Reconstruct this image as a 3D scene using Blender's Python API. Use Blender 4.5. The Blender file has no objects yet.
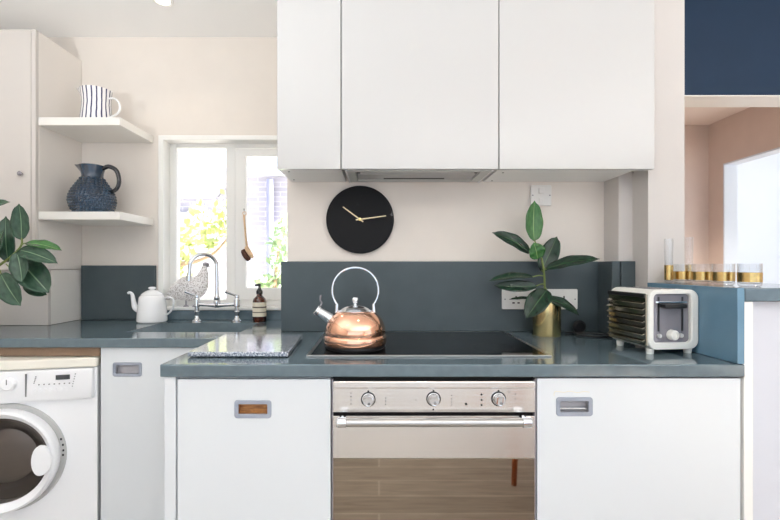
import bpy, bmesh, math, random
from mathutils import Vector, Matrix
random.seed(7)
C = bpy.context.scene.collection
F, CX, CY, CZ = 431.0, 379.0, 266.0, 1.19
PI = math.pi

def P(px, py, d):
    """point of the room seen at a place of the photo, d metres from the camera plane"""
    return Vector(((px - CX) * d / F, d, CZ - (py - CY) * d / F))

# ------------------------------------------------------------------ materials
def lin(c):
    return tuple(((v / 255 / 12.92) if v / 255 <= .04045 else ((v / 255 + .055) / 1.055) ** 2.4) for v in c)

class Mat:
    def __init__(s, name):
        s.m = bpy.data.materials.new(name); s.m.use_nodes = True
        s.t = s.m.node_tree; s.n = s.t.nodes; s.b = s.n['Principled BSDF']
    def node(s, typ, **kw):
        n = s.n.new(typ)
        for k, v in kw.items():
            if k in n.inputs: n.inputs[k].default_value = v
            else: setattr(n, k, v)
        return n
    def link(s, a, ao, b, bi): s.t.links.new(a.outputs[ao], b.inputs[bi])
    def ramp(s, stops, interp='LINEAR'):
        r = s.n.new('ShaderNodeValToRGB'); r.color_ramp.interpolation = interp
        e = r.color_ramp.elements
        while len(e) < len(stops): e.new(.5)
        for k, (p, c) in enumerate(stops):
            e[k].position = p; e[k].color = (*c, 1) if len(c) == 3 else c
        return r

def mat(name, c, rough=.5, metal=0, spec=.5, noise=0, nscale=8, bump=0, bscale=60, coat=0, linear=False, **kw):
    M = Mat(name); b = M.b
    col = c if linear else lin(c)
    b.inputs['Base Color'].default_value = (*col, 1)
    b.inputs['Roughness'].default_value = rough
    b.inputs['Metallic'].default_value = metal
    b.inputs['Specular IOR Level'].default_value = spec
    b.inputs['Coat Weight'].default_value = coat
    b.inputs['Coat Roughness'].default_value = .05
    for k, v in kw.items(): b.inputs[k.replace('_', ' ')].default_value = v
    if noise or bump:
        tc = M.node('ShaderNodeTexCoord')
    if noise:
        nz = M.node('ShaderNodeTexNoise', Scale=nscale, Detail=4.0); M.link(tc, 'Object', nz, 'Vector')
        r = M.ramp([(.3, tuple(v * (1 - noise) for v in col)), (.7, tuple(min(1, v * (1 + noise)) for v in col))])
        M.link(nz, 'Fac', r, 'Fac'); M.link(r, 'Color', b, 'Base Color')
    if bump:
        n2 = M.node('ShaderNodeTexNoise', Scale=bscale, Detail=3.0); M.link(tc, 'Object', n2, 'Vector')
        bp = M.node('ShaderNodeBump', Strength=bump, Distance=.004)
        M.link(n2, 'Fac', bp, 'Height'); M.link(bp, 'Normal', b, 'Normal')
    return M.m

M = {}
M['wall'] = mat('warm grey wall paint', (231, 223, 214), .75, noise=.015, bump=.05)
M['wallwhite'] = mat('white wall paint', (210, 205, 201), .7, noise=.01, bump=.05)
M['ceil'] = mat('ceiling paint', (250, 250, 249), .85)
M['pink'] = mat('dusty pink wall paint', (219, 203, 195), .8, noise=.02)
M['hallceil'] = mat('pale pink ceiling paint', (238, 226, 220), .85)
M['navy'] = mat('navy wall paint', (14, 44, 72), .7, noise=.03)
M['trim'] = mat('white gloss woodwork', (245, 244, 240), .35)
M['cab'] = mat('gloss white cabinet', (206, 206, 205), .16, coat=.3)
M['lowcab'] = mat('satin white cabinet', (224, 228, 231), .3)
M['tall'] = mat('pale grey cabinet', (206, 200, 194), .45)
M['shelf'] = mat('white shelf', (240, 237, 231), .4)
M['under'] = mat('cabinet underside', (240, 240, 238), .5)
M['top'] = mat('slate blue worktop', (88, 104, 112), .1, noise=.08, nscale=40, spec=.7)
M['splash'] = mat('slate splashback', (70, 80, 84), .35, spec=.3, noise=.06, nscale=15)
M['toplit'] = mat('worktop slate tinted by cool light', (98, 133, 155), .25, noise=.05, nscale=10)  # worktop slate made bluer, cool light put into the colour
M['chrome'] = mat('chrome', (225, 228, 232), .06, 1)
M['chromedark'] = mat('dark polished metal', (150, 146, 152), .2, .4)
M['copper'] = mat('copper', (246, 192, 163), .1, 1, noise=.08, nscale=30)
M['brass'] = mat('brushed brass', (222, 202, 146), .2, 1)
M['gold'] = mat('gold leaf', (216, 186, 124), .22, 1, noise=.12, nscale=60)
M['palegold'] = mat('pale brass', (228, 208, 168), .35, .6)
M['black'] = mat('black plastic', (18, 18, 20), .4)
M['dark'] = mat('dark void', (32, 30, 29), .8)
M['greyplastic'] = mat('grey plastic', (150, 156, 168), .35)
M['recess'] = mat('grey handle recess', (176, 174, 178), .3)
M['brownrecess'] = None
M['enamel'] = mat('white enamel', (250, 250, 250), .15, coat=.4)
M['appliance'] = mat('white appliance', (248, 249, 251), .3)
M['cream'] = mat('cream appliance top', (243, 239, 226), .35)
M['lightgrey'] = mat('light grey plastic', (188, 188, 186), .4)
M['display'] = mat('dark display', (62, 64, 66), .25)
M['mark'] = mat('grey print', (120, 120, 122), .5)
M['socket'] = mat('white socket plastic', (232, 230, 226), .35)
M['blackglass'] = mat('black ceramic glass', (10, 10, 11), .04, spec=.6)
M['ringprint'] = mat('hob ring print', (62, 62, 64), .2)
M['amber'] = mat('amber bottle', (70, 30, 16), .08, coat=.5)
M['label'] = mat('cream paper label', (233, 226, 205), .6)
M['labelband'] = mat('dark label band', (80, 66, 56), .6)
M['bristle'] = mat('dark bristle', (78, 48, 36), .9, bump=.6, bscale=220)
M['palewood'] = mat('pale wood', (222, 188, 150), .5, noise=.1, nscale=30)
M['orangewood'] = mat('warm wood', (170, 92, 50), .4, noise=.15, nscale=12)
M['stem'] = mat('green stem', (112, 128, 62), .5)
M['sheath'] = mat('reddish leaf sheath', (150, 82, 62), .5)
M['soil'] = mat('potting soil', (48, 36, 28), .95, bump=.7, bscale=90)
M['stone'] = mat('terracotta pot', (196, 190, 182), .7)
M['ribsteel'] = mat('dark rib steel', (160, 152, 136), .12, 1)
M['coolwhite'] = mat('cool white wall paint', (224, 233, 244), .7)
M['shade_strip'] = mat('brown painted shade', (128, 104, 84), .7, noise=.1)
M['talllit'] = mat('pale grey cabinet with light on side', (234, 228, 221), .45)  # door grey lightened, light on the cupboard side put into the colour
M['brush'] = mat('satin steel', (190, 188, 186), .3, 1)
M['hoodmetal'] = mat('grey hood metal', (196, 197, 192), .4)
M['bark'] = mat('grey bark', (190, 165, 140), .9, noise=.2, nscale=14)
M['slate'] = mat('slate roof', (186, 188, 198), .7, noise=.1, nscale=6)
M['paving'] = mat('pale paving', (226, 224, 218), .9, noise=.08, nscale=3)
M['warmemit'] = mat('lit lamp', (255, 240, 215), .5, Emission_Color=(1, .86, .66, 1), Emission_Strength=6.0)
M['toasterwhite'] = mat('toaster white', (236, 236, 230), .3)
M['gap'] = mat('dark grey satin', (60, 60, 60), .6)  # even dark grey for plinths, air slot and brackets
M['lowwhite'] = mat('cool white panel', (214, 216, 224), .5)

def brown_recess():  # stretched noise streaks in browns for a recess lining
    m = Mat('brown streaks'); tc = m.node('ShaderNodeTexCoord'); mp = m.node('ShaderNodeMapping')
    mp.inputs['Scale'].default_value = (14, 30, 60)
    nz = m.node('ShaderNodeTexNoise', Scale=1.6, Detail=5.0, Distortion=1.2)
    m.link(tc, 'Object', mp, 'Vector'); m.link(mp, 'Vector', nz, 'Vector')
    r = m.ramp([(.3, lin((120, 76, 40))), (.7, lin((190, 134, 78)))])
    m.link(nz, 'Fac', r, 'Fac'); m.link(r, 'Color', m.b, 'Base Color'); m.b.inputs['Roughness'].default_value = .5
    return m.m
M['brownrecess'] = brown_recess()

def floor_wood():
    m = Mat('greyed oak boards'); tc = m.node('ShaderNodeTexCoord')
    br = m.node('ShaderNodeTexBrick', Scale=1.0); br.offset = .37
    br.inputs['Brick Width'].default_value = 1.9; br.inputs['Row Height'].default_value = .16
    br.inputs['Mortar Size'].default_value = .005
    br.inputs['Color1'].default_value = (*lin((196, 188, 178)), 1); br.inputs['Color2'].default_value = (*lin((176, 168, 158)), 1)
    br.inputs['Mortar'].default_value = (*lin((222, 214, 204)), 1)
    m.link(tc, 'Object', br, 'Vector')
    mp = m.node('ShaderNodeMapping'); mp.inputs['Scale'].default_value = (2, 22, 1)
    nz = m.node('ShaderNodeTexNoise', Scale=2.0, Detail=6.0, Distortion=.6); m.link(tc, 'Object', mp, 'Vector'); m.link(mp, 'Vector', nz, 'Vector')
    r = m.ramp([(.3, (.68, .66, .64)), (.7, (1, 1, 1))]); m.link(nz, 'Fac', r, 'Fac')
    mx = m.node('ShaderNodeMixRGB', blend_type='MULTIPLY'); mx.inputs['Fac'].default_value = 1
    m.link(br, 'Color', mx, 'Color1'); m.link(r, 'Color', mx, 'Color2'); m.link(mx, 'Color', m.b, 'Base Color')
    m.b.inputs['Roughness'].default_value = .45
    return m.m
M['floor'] = floor_wood()

def granite():
    m = Mat('speckled grey granite'); tc = m.node('ShaderNodeTexCoord')
    v = m.node('ShaderNodeTexNoise', Scale=190.0, Detail=3.0); m.link(tc, 'Object', v, 'Vector')
    r = m.ramp([(.38, lin((92, 100, 116))), (.5, lin((150, 157, 170))), (.62, lin((214, 217, 222)))])
    m.link(v, 'Fac', r, 'Fac'); m.link(r, 'Color', m.b, 'Base Color'); m.b.inputs['Roughness'].default_value = .14
    m.b.inputs['Coat Weight'].default_value = 1; m.b.inputs['Coat Roughness'].default_value = .12; m.b.inputs['Coat IOR'].default_value = 1.8
    return m.m
M['granite'] = granite()

def marble():
    m = Mat('black marble'); tc = m.node('ShaderNodeTexCoord')
    mp = m.node('ShaderNodeMapping'); mp.inputs['Location'].default_value = (.3, .2, .35)
    nz = m.node('ShaderNodeTexNoise', Scale=7.0, Detail=5.0, Distortion=1.0); m.link(tc, 'Object', mp, 'Vector'); m.link(mp, 'Vector', nz, 'Vector')
    sb = m.node('ShaderNodeMath', operation='SUBTRACT'); sb.inputs[1].default_value = .62; m.link(nz, 'Fac', sb, 0)
    ab = m.node('ShaderNodeMath', operation='ABSOLUTE'); m.link(sb, 'Value', ab, 0)
    r = m.ramp([(0, lin((130, 130, 130))), (.006, lin((30, 30, 32))), (.03, lin((20, 20, 22)))])
    m.link(ab, 'Value', r, 'Fac'); m.link(r, 'Color', m.b, 'Base Color'); m.b.inputs['Roughness'].default_value = .6; m.b.inputs['Specular IOR Level'].default_value = .2
    return m.m
M['marble'] = marble()

def steel():
    m = Mat('brushed stainless steel'); tc = m.node('ShaderNodeTexCoord'); mp = m.node('ShaderNodeMapping')
    mp.inputs['Scale'].default_value = (3, 3, 600)
    nz = m.node('ShaderNodeTexNoise', Scale=1.0, Detail=2.0); m.link(tc, 'Object', mp, 'Vector'); m.link(mp, 'Vector', nz, 'Vector')
    r = m.ramp([(.3, (.14,) * 3), (.7, (.24,) * 3)]); m.link(nz, 'Fac', r, 'Fac'); m.link(r, 'Color', m.b, 'Roughness')
    m.b.inputs['Base Color'].default_value = (*lin((234, 231, 228)), 1); m.b.inputs['Metallic'].default_value = 1
    return m.m
M['steel'] = steel()
M['ovenglass'] = mat('mirrored oven glass', (152, 140, 126), .03, 1)

def thin_glass():
    m = Mat('window glass'); m.n.remove(m.b)
    o = m.n['Material Output']; tr = m.node('ShaderNodeBsdfTransparent'); gl = m.node('ShaderNodeBsdfGlossy', Roughness=.0)
    fr = m.node('ShaderNodeFresnel', IOR=1.2); mx = m.node('ShaderNodeMixShader')
    m.link(fr, 'Fac', mx, 0); m.link(tr, 'BSDF', mx, 1); m.link(gl, 'BSDF', mx, 2); m.link(mx, 'Shader', o, 'Surface')
    return m.m
M['pane'] = thin_glass()

def drink_glass():
    m = Mat('clear drinking glass'); m.n.remove(m.b)
    o = m.n['Material Output']; tr = m.node('ShaderNodeBsdfTransparent'); tr.inputs['Color'].default_value = (.97, .975, .98, 1)
    gl = m.node('ShaderNodeBsdfGlossy', Roughness=.02)
    lw = m.node('ShaderNodeLayerWeight', Blend=.5); mx = m.node('ShaderNodeMixShader')
    pw = m.node('ShaderNodeMath', operation='POWER'); pw.inputs[1].default_value = 3; m.link(lw, 'Facing', pw, 0)
    ma = m.node('ShaderNodeMath', operation='MULTIPLY_ADD'); m.link(pw, 'Value', ma, 0); ma.inputs[1].default_value = .75; ma.inputs[2].default_value = .07
    m.link(ma, 'Value', mx, 0); m.link(tr, 'BSDF', mx, 1); m.link(gl, 'BSDF', mx, 2); m.link(mx, 'Shader', o, 'Surface')
    return m.m
M['glass'] = drink_glass()
M['doorglass'] = mat('tinted door glass', (46, 42, 42), .05, spec=.8)
M['drum'] = mat('drum steel', (150, 145, 142), .3, 1)
M['laundry'] = mat('brown fabric', (110, 80, 62), .9, noise=.3, nscale=20)
def porthole():
    m = Mat('smoked porthole glass'); m.n.remove(m.b)
    o = m.n['Material Output']; tr = m.node('ShaderNodeBsdfTransparent'); tr.inputs['Color'].default_value = (.66, .63, .61, 1)
    gl = m.node('ShaderNodeBsdfGlossy', Roughness=.03); fr = m.node('ShaderNodeFresnel', IOR=1.5); mx = m.node('ShaderNodeMixShader')
    m.link(fr, 'Fac', mx, 0); m.link(tr, 'BSDF', mx, 1); m.link(gl, 'BSDF', mx, 2); m.link(mx, 'Shader', o, 'Surface')
    return m.m
M['porthole'] = porthole()

def bluejug():
    m = Mat('deep blue glazed glass'); tc = m.node('ShaderNodeTexCoord'); sp = m.node('ShaderNodeSeparateXYZ')
    nz = m.node('ShaderNodeTexNoise', Scale=9.0, Detail=2.0); m.link(tc, 'Object', nz, 'Vector')
    r = m.ramp([(.3, lin((14, 32, 50))), (.7, lin((34, 62, 86)))]); m.link(nz, 'Fac', r, 'Fac'); m.link(r, 'Color', m.b, 'Base Color')
    m.b.inputs['Roughness'].default_value = .08; m.b.inputs['Coat Weight'].default_value = .5
    return m.m
M['bluejug'] = bluejug()
M['bluehandle'] = mat('near black glass', (24, 28, 36), .08, coat=.5)

def stripes():
    m = Mat('white glaze with navy stripes'); tc = m.node('ShaderNodeTexCoord'); sp = m.node('ShaderNodeSeparateXYZ')
    m.link(tc, 'Object', sp, 'Vector')
    at = m.node('ShaderNodeMath', operation='ARCTAN2'); m.link(sp, 'Y', at, 0); m.link(sp, 'X', at, 1)
    wz = m.node('ShaderNodeTexNoise', Scale=14.0); m.link(tc, 'Object', wz, 'Vector')
    wm = m.node('ShaderNodeMath', operation='MULTIPLY_ADD'); m.link(wz, 'Fac', wm, 0); wm.inputs[1].default_value = .16; m.link(at, 'Value', wm, 2)
    mu = m.node('ShaderNodeMath', operation='MULTIPLY'); m.link(wm, 'Value', mu, 0); mu.inputs[1].default_value = 19
    sn = m.node('ShaderNodeMath', operation='SINE'); m.link(mu, 'Value', sn, 0)
    r = m.ramp([(.0, lin((240, 238, 238))), (.52, lin((240, 238, 238))), (.62, lin((70, 72, 108))), (1, lin((56, 58, 96)))]); m.link(sn, 'Value', r, 'Fac')
    m.link(r, 'Color', m.b, 'Base Color'); m.b.inputs['Roughness'].default_value = .2
    return m.m
M['stripes'] = stripes()

def speckle():
    m = Mat('speckled plumage'); tc = m.node('ShaderNodeTexCoord')
    v = m.node('ShaderNodeTexVoronoi', Scale=150.0); m.link(tc, 'Object', v, 'Vector')
    r = m.ramp([(.3, lin((253, 252, 251))), (.55, lin((232, 227, 225))), (.8, lin((178, 170, 168)))]); m.link(v, 'Distance', r, 'Fac')
    m.link(r, 'Color', m.b, 'Base Color'); m.b.inputs['Roughness'].default_value = .5
    return m.m
M['speckle'] = speckle()
M['birdhead'] = mat('grey bird head', (150, 146, 150), .5)

def leafmat(name, dark, mid, vein):
    m = Mat(name); uv = m.node('ShaderNodeUVMap'); sp = m.node('ShaderNodeSeparateXYZ'); m.link(uv, 'UV', sp, 'Vector')
    ab = m.node('ShaderNodeMath', operation='SUBTRACT'); ab.inputs[1].default_value = .5; m.link(sp, 'X', ab, 0)
    a2 = m.node('ShaderNodeMath', operation='ABSOLUTE'); m.link(ab, 'Value', a2, 0)
    nz = m.node('ShaderNodeTexNoise', Scale=5.0, Detail=3.0); m.link(uv, 'UV', nz, 'Vector')
    r1 = m.ramp([(.3, lin(dark)), (.75, lin(mid))]); m.link(nz, 'Fac', r1, 'Fac')
    r2 = m.ramp([(.012, (1, 1, 1)), (.03, (0, 0, 0))]); m.link(a2, 'Value', r2, 'Fac')
    mx = m.node('ShaderNodeMixRGB'); m.link(r2, 'Color', mx, 'Fac'); m.link(r1, 'Color', mx, 'Color1'); mx.inputs['Color2'].default_value = (*lin(vein), 1)
    m.link(mx, 'Color', m.b, 'Base Color'); m.b.inputs['Roughness'].default_value = .27; m.b.inputs['Specular IOR Level'].default_value = .4
    # side veins as bump
    dv = m.node('ShaderNodeMath', operation='MULTIPLY_ADD'); m.link(a2, 'Value', dv, 0); dv.inputs[1].default_value = -.55; m.link(sp, 'Y', dv, 2)
    ml = m.node('ShaderNodeMath', operation='MULTIPLY'); m.link(dv, 'Value', ml, 0); ml.inputs[1].default_value = 150
    sn = m.node('ShaderNodeMath', operation='SINE'); m.link(ml, 'Value', sn, 0)
    bp = m.node('ShaderNodeBump', Strength=.12, Distance=.002); m.link(sn, 'Value', bp, 'Height'); m.link(bp, 'Normal', m.b, 'Normal')
    return m.m
M['leaf'] = leafmat('dark rubber leaf', (13, 34, 25), (27, 58, 39), (66, 100, 64))
M['leafmid'] = leafmat('green rubber leaf', (44, 88, 44), (70, 118, 62), (128, 160, 96))
M['leafgrey'] = leafmat('deep green rubber leaf', (36, 62, 48), (58, 88, 68), (110, 140, 108))

def brick():
    m = Mat('pale brick'); tc = m.node('ShaderNodeTexCoord'); mp = m.node('ShaderNodeMapping'); mp.inputs['Rotation'].default_value = (PI / 2, 0, 0)
    br = m.node('ShaderNodeTexBrick', Scale=1.0); br.inputs['Brick Width'].default_value = .23; br.inputs['Row Height'].default_value = .075
    br.inputs['Mortar Size'].default_value = .008
    br.inputs['Color1'].default_value = (*lin((176, 173, 185)), 1); br.inputs['Color2'].default_value = (*lin((190, 187, 198)), 1)
    br.inputs['Mortar'].default_value = (*lin((206, 204, 212)), 1)
    m.link(tc, 'Object', mp, 'Vector'); m.link(mp, 'Vector', br, 'Vector'); m.link(br, 'Color', m.b, 'Base Color')
    m.b.inputs['Roughness'].default_value = .9
    return m.m
M['brick'] = brick()
M['treeleaf'] = mat('yellow green leaf', (206, 216, 150), .6, noise=.25, nscale=3)
M['shrubleaf'] = mat('fresh green leaf', (186, 210, 168), .6, noise=.25, nscale=3)
M['pipe'] = mat('lavender grey pipe', (150, 152, 182), .5)

# ------------------------------------------------------------------ mesh helpers
def B(): return bmesh.new()

def box(bm, x0, x1, y0, y1, z0, z1):
    vs = [bm.verts.new((x, y, z)) for x in (x0, x1) for y in (y0, y1) for z in (z0, z1)]
    for f in ((0, 1, 3, 2), (4, 6, 7, 5), (0, 4, 5, 1), (2, 3, 7, 6), (0, 2, 6, 4), (1, 5, 7, 3)):
        bm.faces.new([vs[i] for i in f])
    return vs

AX = {'xy': lambda u, v, w: (u, v, w), 'xz': lambda u, v, w: (u, w, v), 'yz': lambda u, v, w: (w, u, v)}
def grid(bm, us, vs, inside, w0, w1, plane='xy'):
    """connected solid made of the grid cells for which inside(cu, cv) holds"""
    us, vs = sorted(set(us)), sorted(set(vs)); a = AX[plane]; cache = {}
    def v(i, j, w):
        k = (i, j, w)
        if k not in cache: cache[k] = bm.verts.new(a(us[i], vs[j], w1 if w else w0))
        return cache[k]
    ok = lambda i, j: 0 <= i < len(us) - 1 and 0 <= j < len(vs) - 1 and inside((us[i] + us[i + 1]) / 2, (vs[j] + vs[j + 1]) / 2)
    for i in range(len(us) - 1):
        for j in range(len(vs) - 1):
            if not ok(i, j): continue
            for w in (0, 1): bm.faces.new([v(i, j, w), v(i + 1, j, w), v(i + 1, j + 1, w), v(i, j + 1, w)])
            if not ok(i - 1, j): bm.faces.new([v(i, j, 0), v(i, j + 1, 0), v(i, j + 1, 1), v(i, j, 1)])
            if not ok(i + 1, j): bm.faces.new([v(i + 1, j, 0), v(i + 1, j + 1, 0), v(i + 1, j + 1, 1), v(i + 1, j, 1)])
            if not ok(i, j - 1): bm.faces.new([v(i, j, 0), v(i + 1, j, 0), v(i + 1, j, 1), v(i, j, 1)])
            if not ok(i, j + 1): bm.faces.new([v(i, j + 1, 0), v(i + 1, j + 1, 0), v(i + 1, j + 1, 1), v(i, j + 1, 1)])

def holed(bm, x0, x1, z0, z1, y0, y1, hx0, hx1, hz0, hz1, plane='xz'):
    grid(bm, [x0, x1, hx0, hx1], [z0, z1, hz0, hz1], lambda a, b: not (hx0 < a < hx1 and hz0 < b < hz1), y0, y1, plane)

def tube(bm, pts, rad, seg=12, cap=True, flat=None):
    """tapering tube along points; flat=(sx, sy) squashes the section"""
    pts = [Vector(p) for p in pts]; n = len(pts)
    if not hasattr(rad, '__len__'): rad = [rad] * n
    rings = []; up = None
    for i, p in enumerate(pts):
        t = (pts[min(i + 1, n - 1)] - pts[max(i - 1, 0)]).normalized()
        if up is None:
            up = Vector((0, 0, 1)) if abs(t.z) < .9 else Vector((0, 1, 0))
        x = up.cross(t).normalized(); up = t.cross(x).normalized()
        fx, fy = flat if flat else (1, 1)
        rings.append([bm.verts.new(p + (x * math.cos(a) * fx + up * math.sin(a) * fy) * rad[i]) for a in (2 * PI * k / seg for k in range(seg))])
    for a, b in zip(rings, rings[1:]):
        for k in range(seg): bm.faces.new([a[k], a[(k + 1) % seg], b[(k + 1) % seg], b[k]])
    if cap:
        bm.faces.new(rings[0][::-1]); bm.faces.new(rings[-1])
    return rings

def ring(bm, center, axis, R, r, seg=40, sub=10, a0=0, a1=2 * PI, start=None):
    """torus, or an arc of one"""
    c = Vector(center); ax = Vector(axis).normalized()
    u = (Vector(start) if start else ax.orthogonal()).normalized(); w = ax.cross(u)
    full = abs(a1 - a0 - 2 * PI) < 1e-5
    pts = []
    rings = []
    n = seg if full else seg + 1
    for i in range(n):
        a = a0 + (a1 - a0) * i / seg; d = u * math.cos(a) + w * math.sin(a)
        rings.append([bm.verts.new(c + d * (R + r * math.cos(b)) + ax * r * math.sin(b)) for b in (2 * PI * k / sub for k in range(sub))])
    for i in range(n if full else n - 1):
        A, Bq = rings[i], rings[(i + 1) % n]
        for k in range(sub): bm.faces.new([A[k], A[(k + 1) % sub], Bq[(k + 1) % sub], Bq[k]])
    if not full: bm.faces.new(rings[0]); bm.faces.new(rings[-1])

def lathe(bm, prof, c=(0, 0, 0), seg=40, axis='z', warp=None):
    """turned shape from (radius, height) pairs; axis 'z' or 'y' (towards -y, the camera)"""
    c = Vector(c); rings = []
    for r, h in prof:
        rr = []
        for k in range(seg if r > 1e-6 else 1):
            a = 2 * PI * k / seg
            p = Vector((r * math.cos(a), r * math.sin(a), h)) if axis == 'z' else Vector((r * math.cos(a), -h, r * math.sin(a)))
            if warp: p = warp(p)
            rr.append(bm.verts.new(c + p))
        rings.append(rr)
    for A, Bq in zip(rings, rings[1:]):
        for k in range(seg):
            a, b = A[k % len(A)], A[(k + 1) % len(A)]; d, e = Bq[k % len(Bq)], Bq[(k + 1) % len(Bq)]
            f = [v for i, v in enumerate((a, b, e, d)) if v not in (a, b, e, d)[:i]]
            if len(f) > 2: bm.faces.new(f)
    if len(rings[0]) > 1 and prof[0] != prof[-1]: bm.faces.new(rings[0][::-1])
    if len(rings[-1]) > 1 and prof[0] != prof[-1]: bm.faces.new(rings[-1])

def rrect(x0, x1, z0, z1, r, n=6):
    out = []
    for cx, cz, a0 in ((x1 - r, z1 - r, 0), (x0 + r, z1 - r, PI / 2), (x0 + r, z0 + r, PI), (x1 - r, z0 + r, 1.5 * PI)):
        out += [(cx + r * math.cos(a0 + PI / 2 * k / n), cz + r * math.sin(a0 + PI / 2 * k / n)) for k in range(n + 1)]
    return out

def extr(bm, poly, y0, y1, plane='xz'):
    a = AX[plane]
    A = [bm.verts.new(a(u, v, y0)) for u, v in poly]; Bq = [bm.verts.new(a(u, v, y1)) for u, v in poly]
    n = len(poly)
    for k in range(n): bm.faces.new([A[k], A[(k + 1) % n], Bq[(k + 1) % n], Bq[k]])
    bm.faces.new(A); bm.faces.new(Bq[::-1])

def frame(bm, outer, inner, y0, y1, plane='xz'):
    """ring between two outlines of equal point count"""
    a = AX[plane]; n = len(outer)
    L = [[bm.verts.new(a(u, v, y)) for u, v in poly] for poly, y in ((outer, y0), (outer, y1), (inner, y1), (inner, y0))]
    for i in range(4):
        A, Bq = L[i], L[(i + 1) % 4]
        for k in range(n): bm.faces.new([A[k], A[(k + 1) % n], Bq[(k + 1) % n], Bq[k]])

def catmull(pts, n=6):
    pts = [Vector(p) for p in pts]; q = [2 * pts[0] - pts[1]] + pts + [2 * pts[-1] - pts[-2]]; out = []
    for i in range(1, len(q) - 2):
        a, b, c, d = q[i - 1:i + 3]
        for k in range(n):
            t = k / n
            out.append(.5 * ((2 * b) + (c - a) * t + (2 * a - 5 * b + 4 * c - d) * t * t + (3 * b - a - 3 * c + d) * t ** 3))
    out.append(pts[-1]); return out

def lerps(vals, n=6):
    out = []
    for a, b in zip(vals, vals[1:]): out += [a + (b - a) * k / n for k in range(n)]
    return out + [vals[-1]]

def obj(name, bm, m, parent=None, bevel=0, smooth=True, label=None, world=False, kind=None, segs=2, ang=35):
    bmesh.ops.recalc_face_normals(bm, faces=bm.faces)
    if world and parent is not None:
        off = Vector((0, 0, 0)); p = parent
        while p is not None: off += p.location; p = p.parent
        bmesh.ops.translate(bm, verts=bm.verts, vec=-off)
    me = bpy.data.meshes.new(name); bm.to_mesh(me); bm.free()
    me.materials.append(m)
    if smooth:
        me.polygons.foreach_set('use_smooth', [True] * len(me.polygons)); me.set_sharp_from_angle(angle=math.radians(ang))
    o = bpy.data.objects.new(name, me); C.objects.link(o)
    if parent is not None: o.parent = parent
    if bevel:
        b = o.modifiers.new('bevel', 'BEVEL'); b.width = bevel; b.segments = segs; b.limit_method = 'ANGLE'; b.angle_limit = math.radians(40)
    if label: o['label'] = label
    if kind: o['kind'] = kind
    return o

def bx(name, m, parent, x0, x1, y0, y1, z0, z1, bevel=.002, **kw):
    b = B(); box(b, x0, x1, y0, y1, z0, z1)
    return obj(name, b, m, parent, bevel, world=kw.pop('world', True), **kw)

def thing(name, label, cat, loc=(0, 0, 0), rz=0, group=None):
    o = bpy.data.objects.new(name, None); C.objects.link(o); o.empty_display_size = .05
    o.location = loc; o.rotation_euler = (0, 0, rz); o['label'] = label; o['category'] = cat
    if group: o['group'] = group
    return o

def tag(o, label, cat, group=None):
    o['label'] = label; o['category'] = cat
    if group: o['group'] = group
    return o

def struct(name, bm, m, parent=None, bevel=0):
    return obj(name, bm, m, parent, bevel, smooth=False, kind='structure')

def sbox(name, m, x0, x1, y0, y1, z0, z1, bevel=0):
    b = B(); box(b, x0, x1, y0, y1, z0, z1); return struct(name, b, m, None, bevel)

# ------------------------------------------------------------------ the room
ZC = 2.43
YH, YW = 1.924, 2.336          # hob wall, window wall
XL, XR, YR = -2.45, 3.2, -2.9
sbox('floor', M['floor'], XL - .1, 4.8, YR - .1, 4.8, -.1, 0)
sbox('ceiling', M['ceil'], XL - .1, XR + .1, YR - .1, 2.5, ZC, ZC + .1)
sbox('wall_left', M['wall'], XL - .1, XL, YR, 2.5, 0, ZC)
b = B(); holed(b, XL, -.41, 0, ZC, YW, YW + .16, -1.187, -.44, .955, 1.889); struct('wall_window', b, M['wall'])
sbox('wall_back', M['wall'], -.41, 1.004, YH, 2.5, 0, ZC)
# stepped column at the right end of the hob wall
b = B(); grid(b, [1.004, 1.062, 1.205], [1.70, 1.806, 2.12], lambda x, y: x > 1.062 or y > 1.806, 0, ZC)
struct('wall_column', b, M['wallwhite'])
# header over the opening to the hall
YD = 1.98
sbox('wall_header', M['navy'], 1.205, XR, YD, YD + .138, 1.975, ZC)
sbox('trim_1', M['trim'], 1.2055, XR, YD + .0005, YD + .1375, 1.97, 1.975)
b = B(); holed(b, YR, YD + .138, 0, ZC, XR, XR + .1, -2.6, -.2, .25, 2.3, 'yz'); struct('wall_right', b, M['wallwhite'])  # opening added in this unseen wall to let daylight in
b = B(); holed(b, XL - .1, XR + .1, 0, ZC, YR - .1, YR, -2.1, 2.7, .0, 2.3); struct('wall_rear', b, M['wallwhite'])  # unseen opening put in behind the camera for daylight
# hall beyond the opening
b = B(); holed(b, 2.118, 3.8, 0, 2.4, 2.83, 2.93, 2.45, 3.54, -.01, 2.03, 'yz'); struct('wall_hall_side', b, M['pink'])
sbox('trim_4', M['coolwhite'], 2.8265, 2.932, 3.528, 3.5395, 0, 2.03)
sbox('trim_5', M['coolwhite'], 2.8265, 2.932, 2.45, 3.528, 2.018, 2.0295)
sbox('wall_hall_end', M['pink'], .9, 2.83, 3.7, 3.8, 0, 2.4)
sbox('wall_hall_left', M['pink'], .9, 1.0, 2.5, 3.7, 0, 2.4)
sbox('ceiling_hall', M['hallceil'], .9, 2.93, 2.118, 3.8, 2.4, 2.43)
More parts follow.
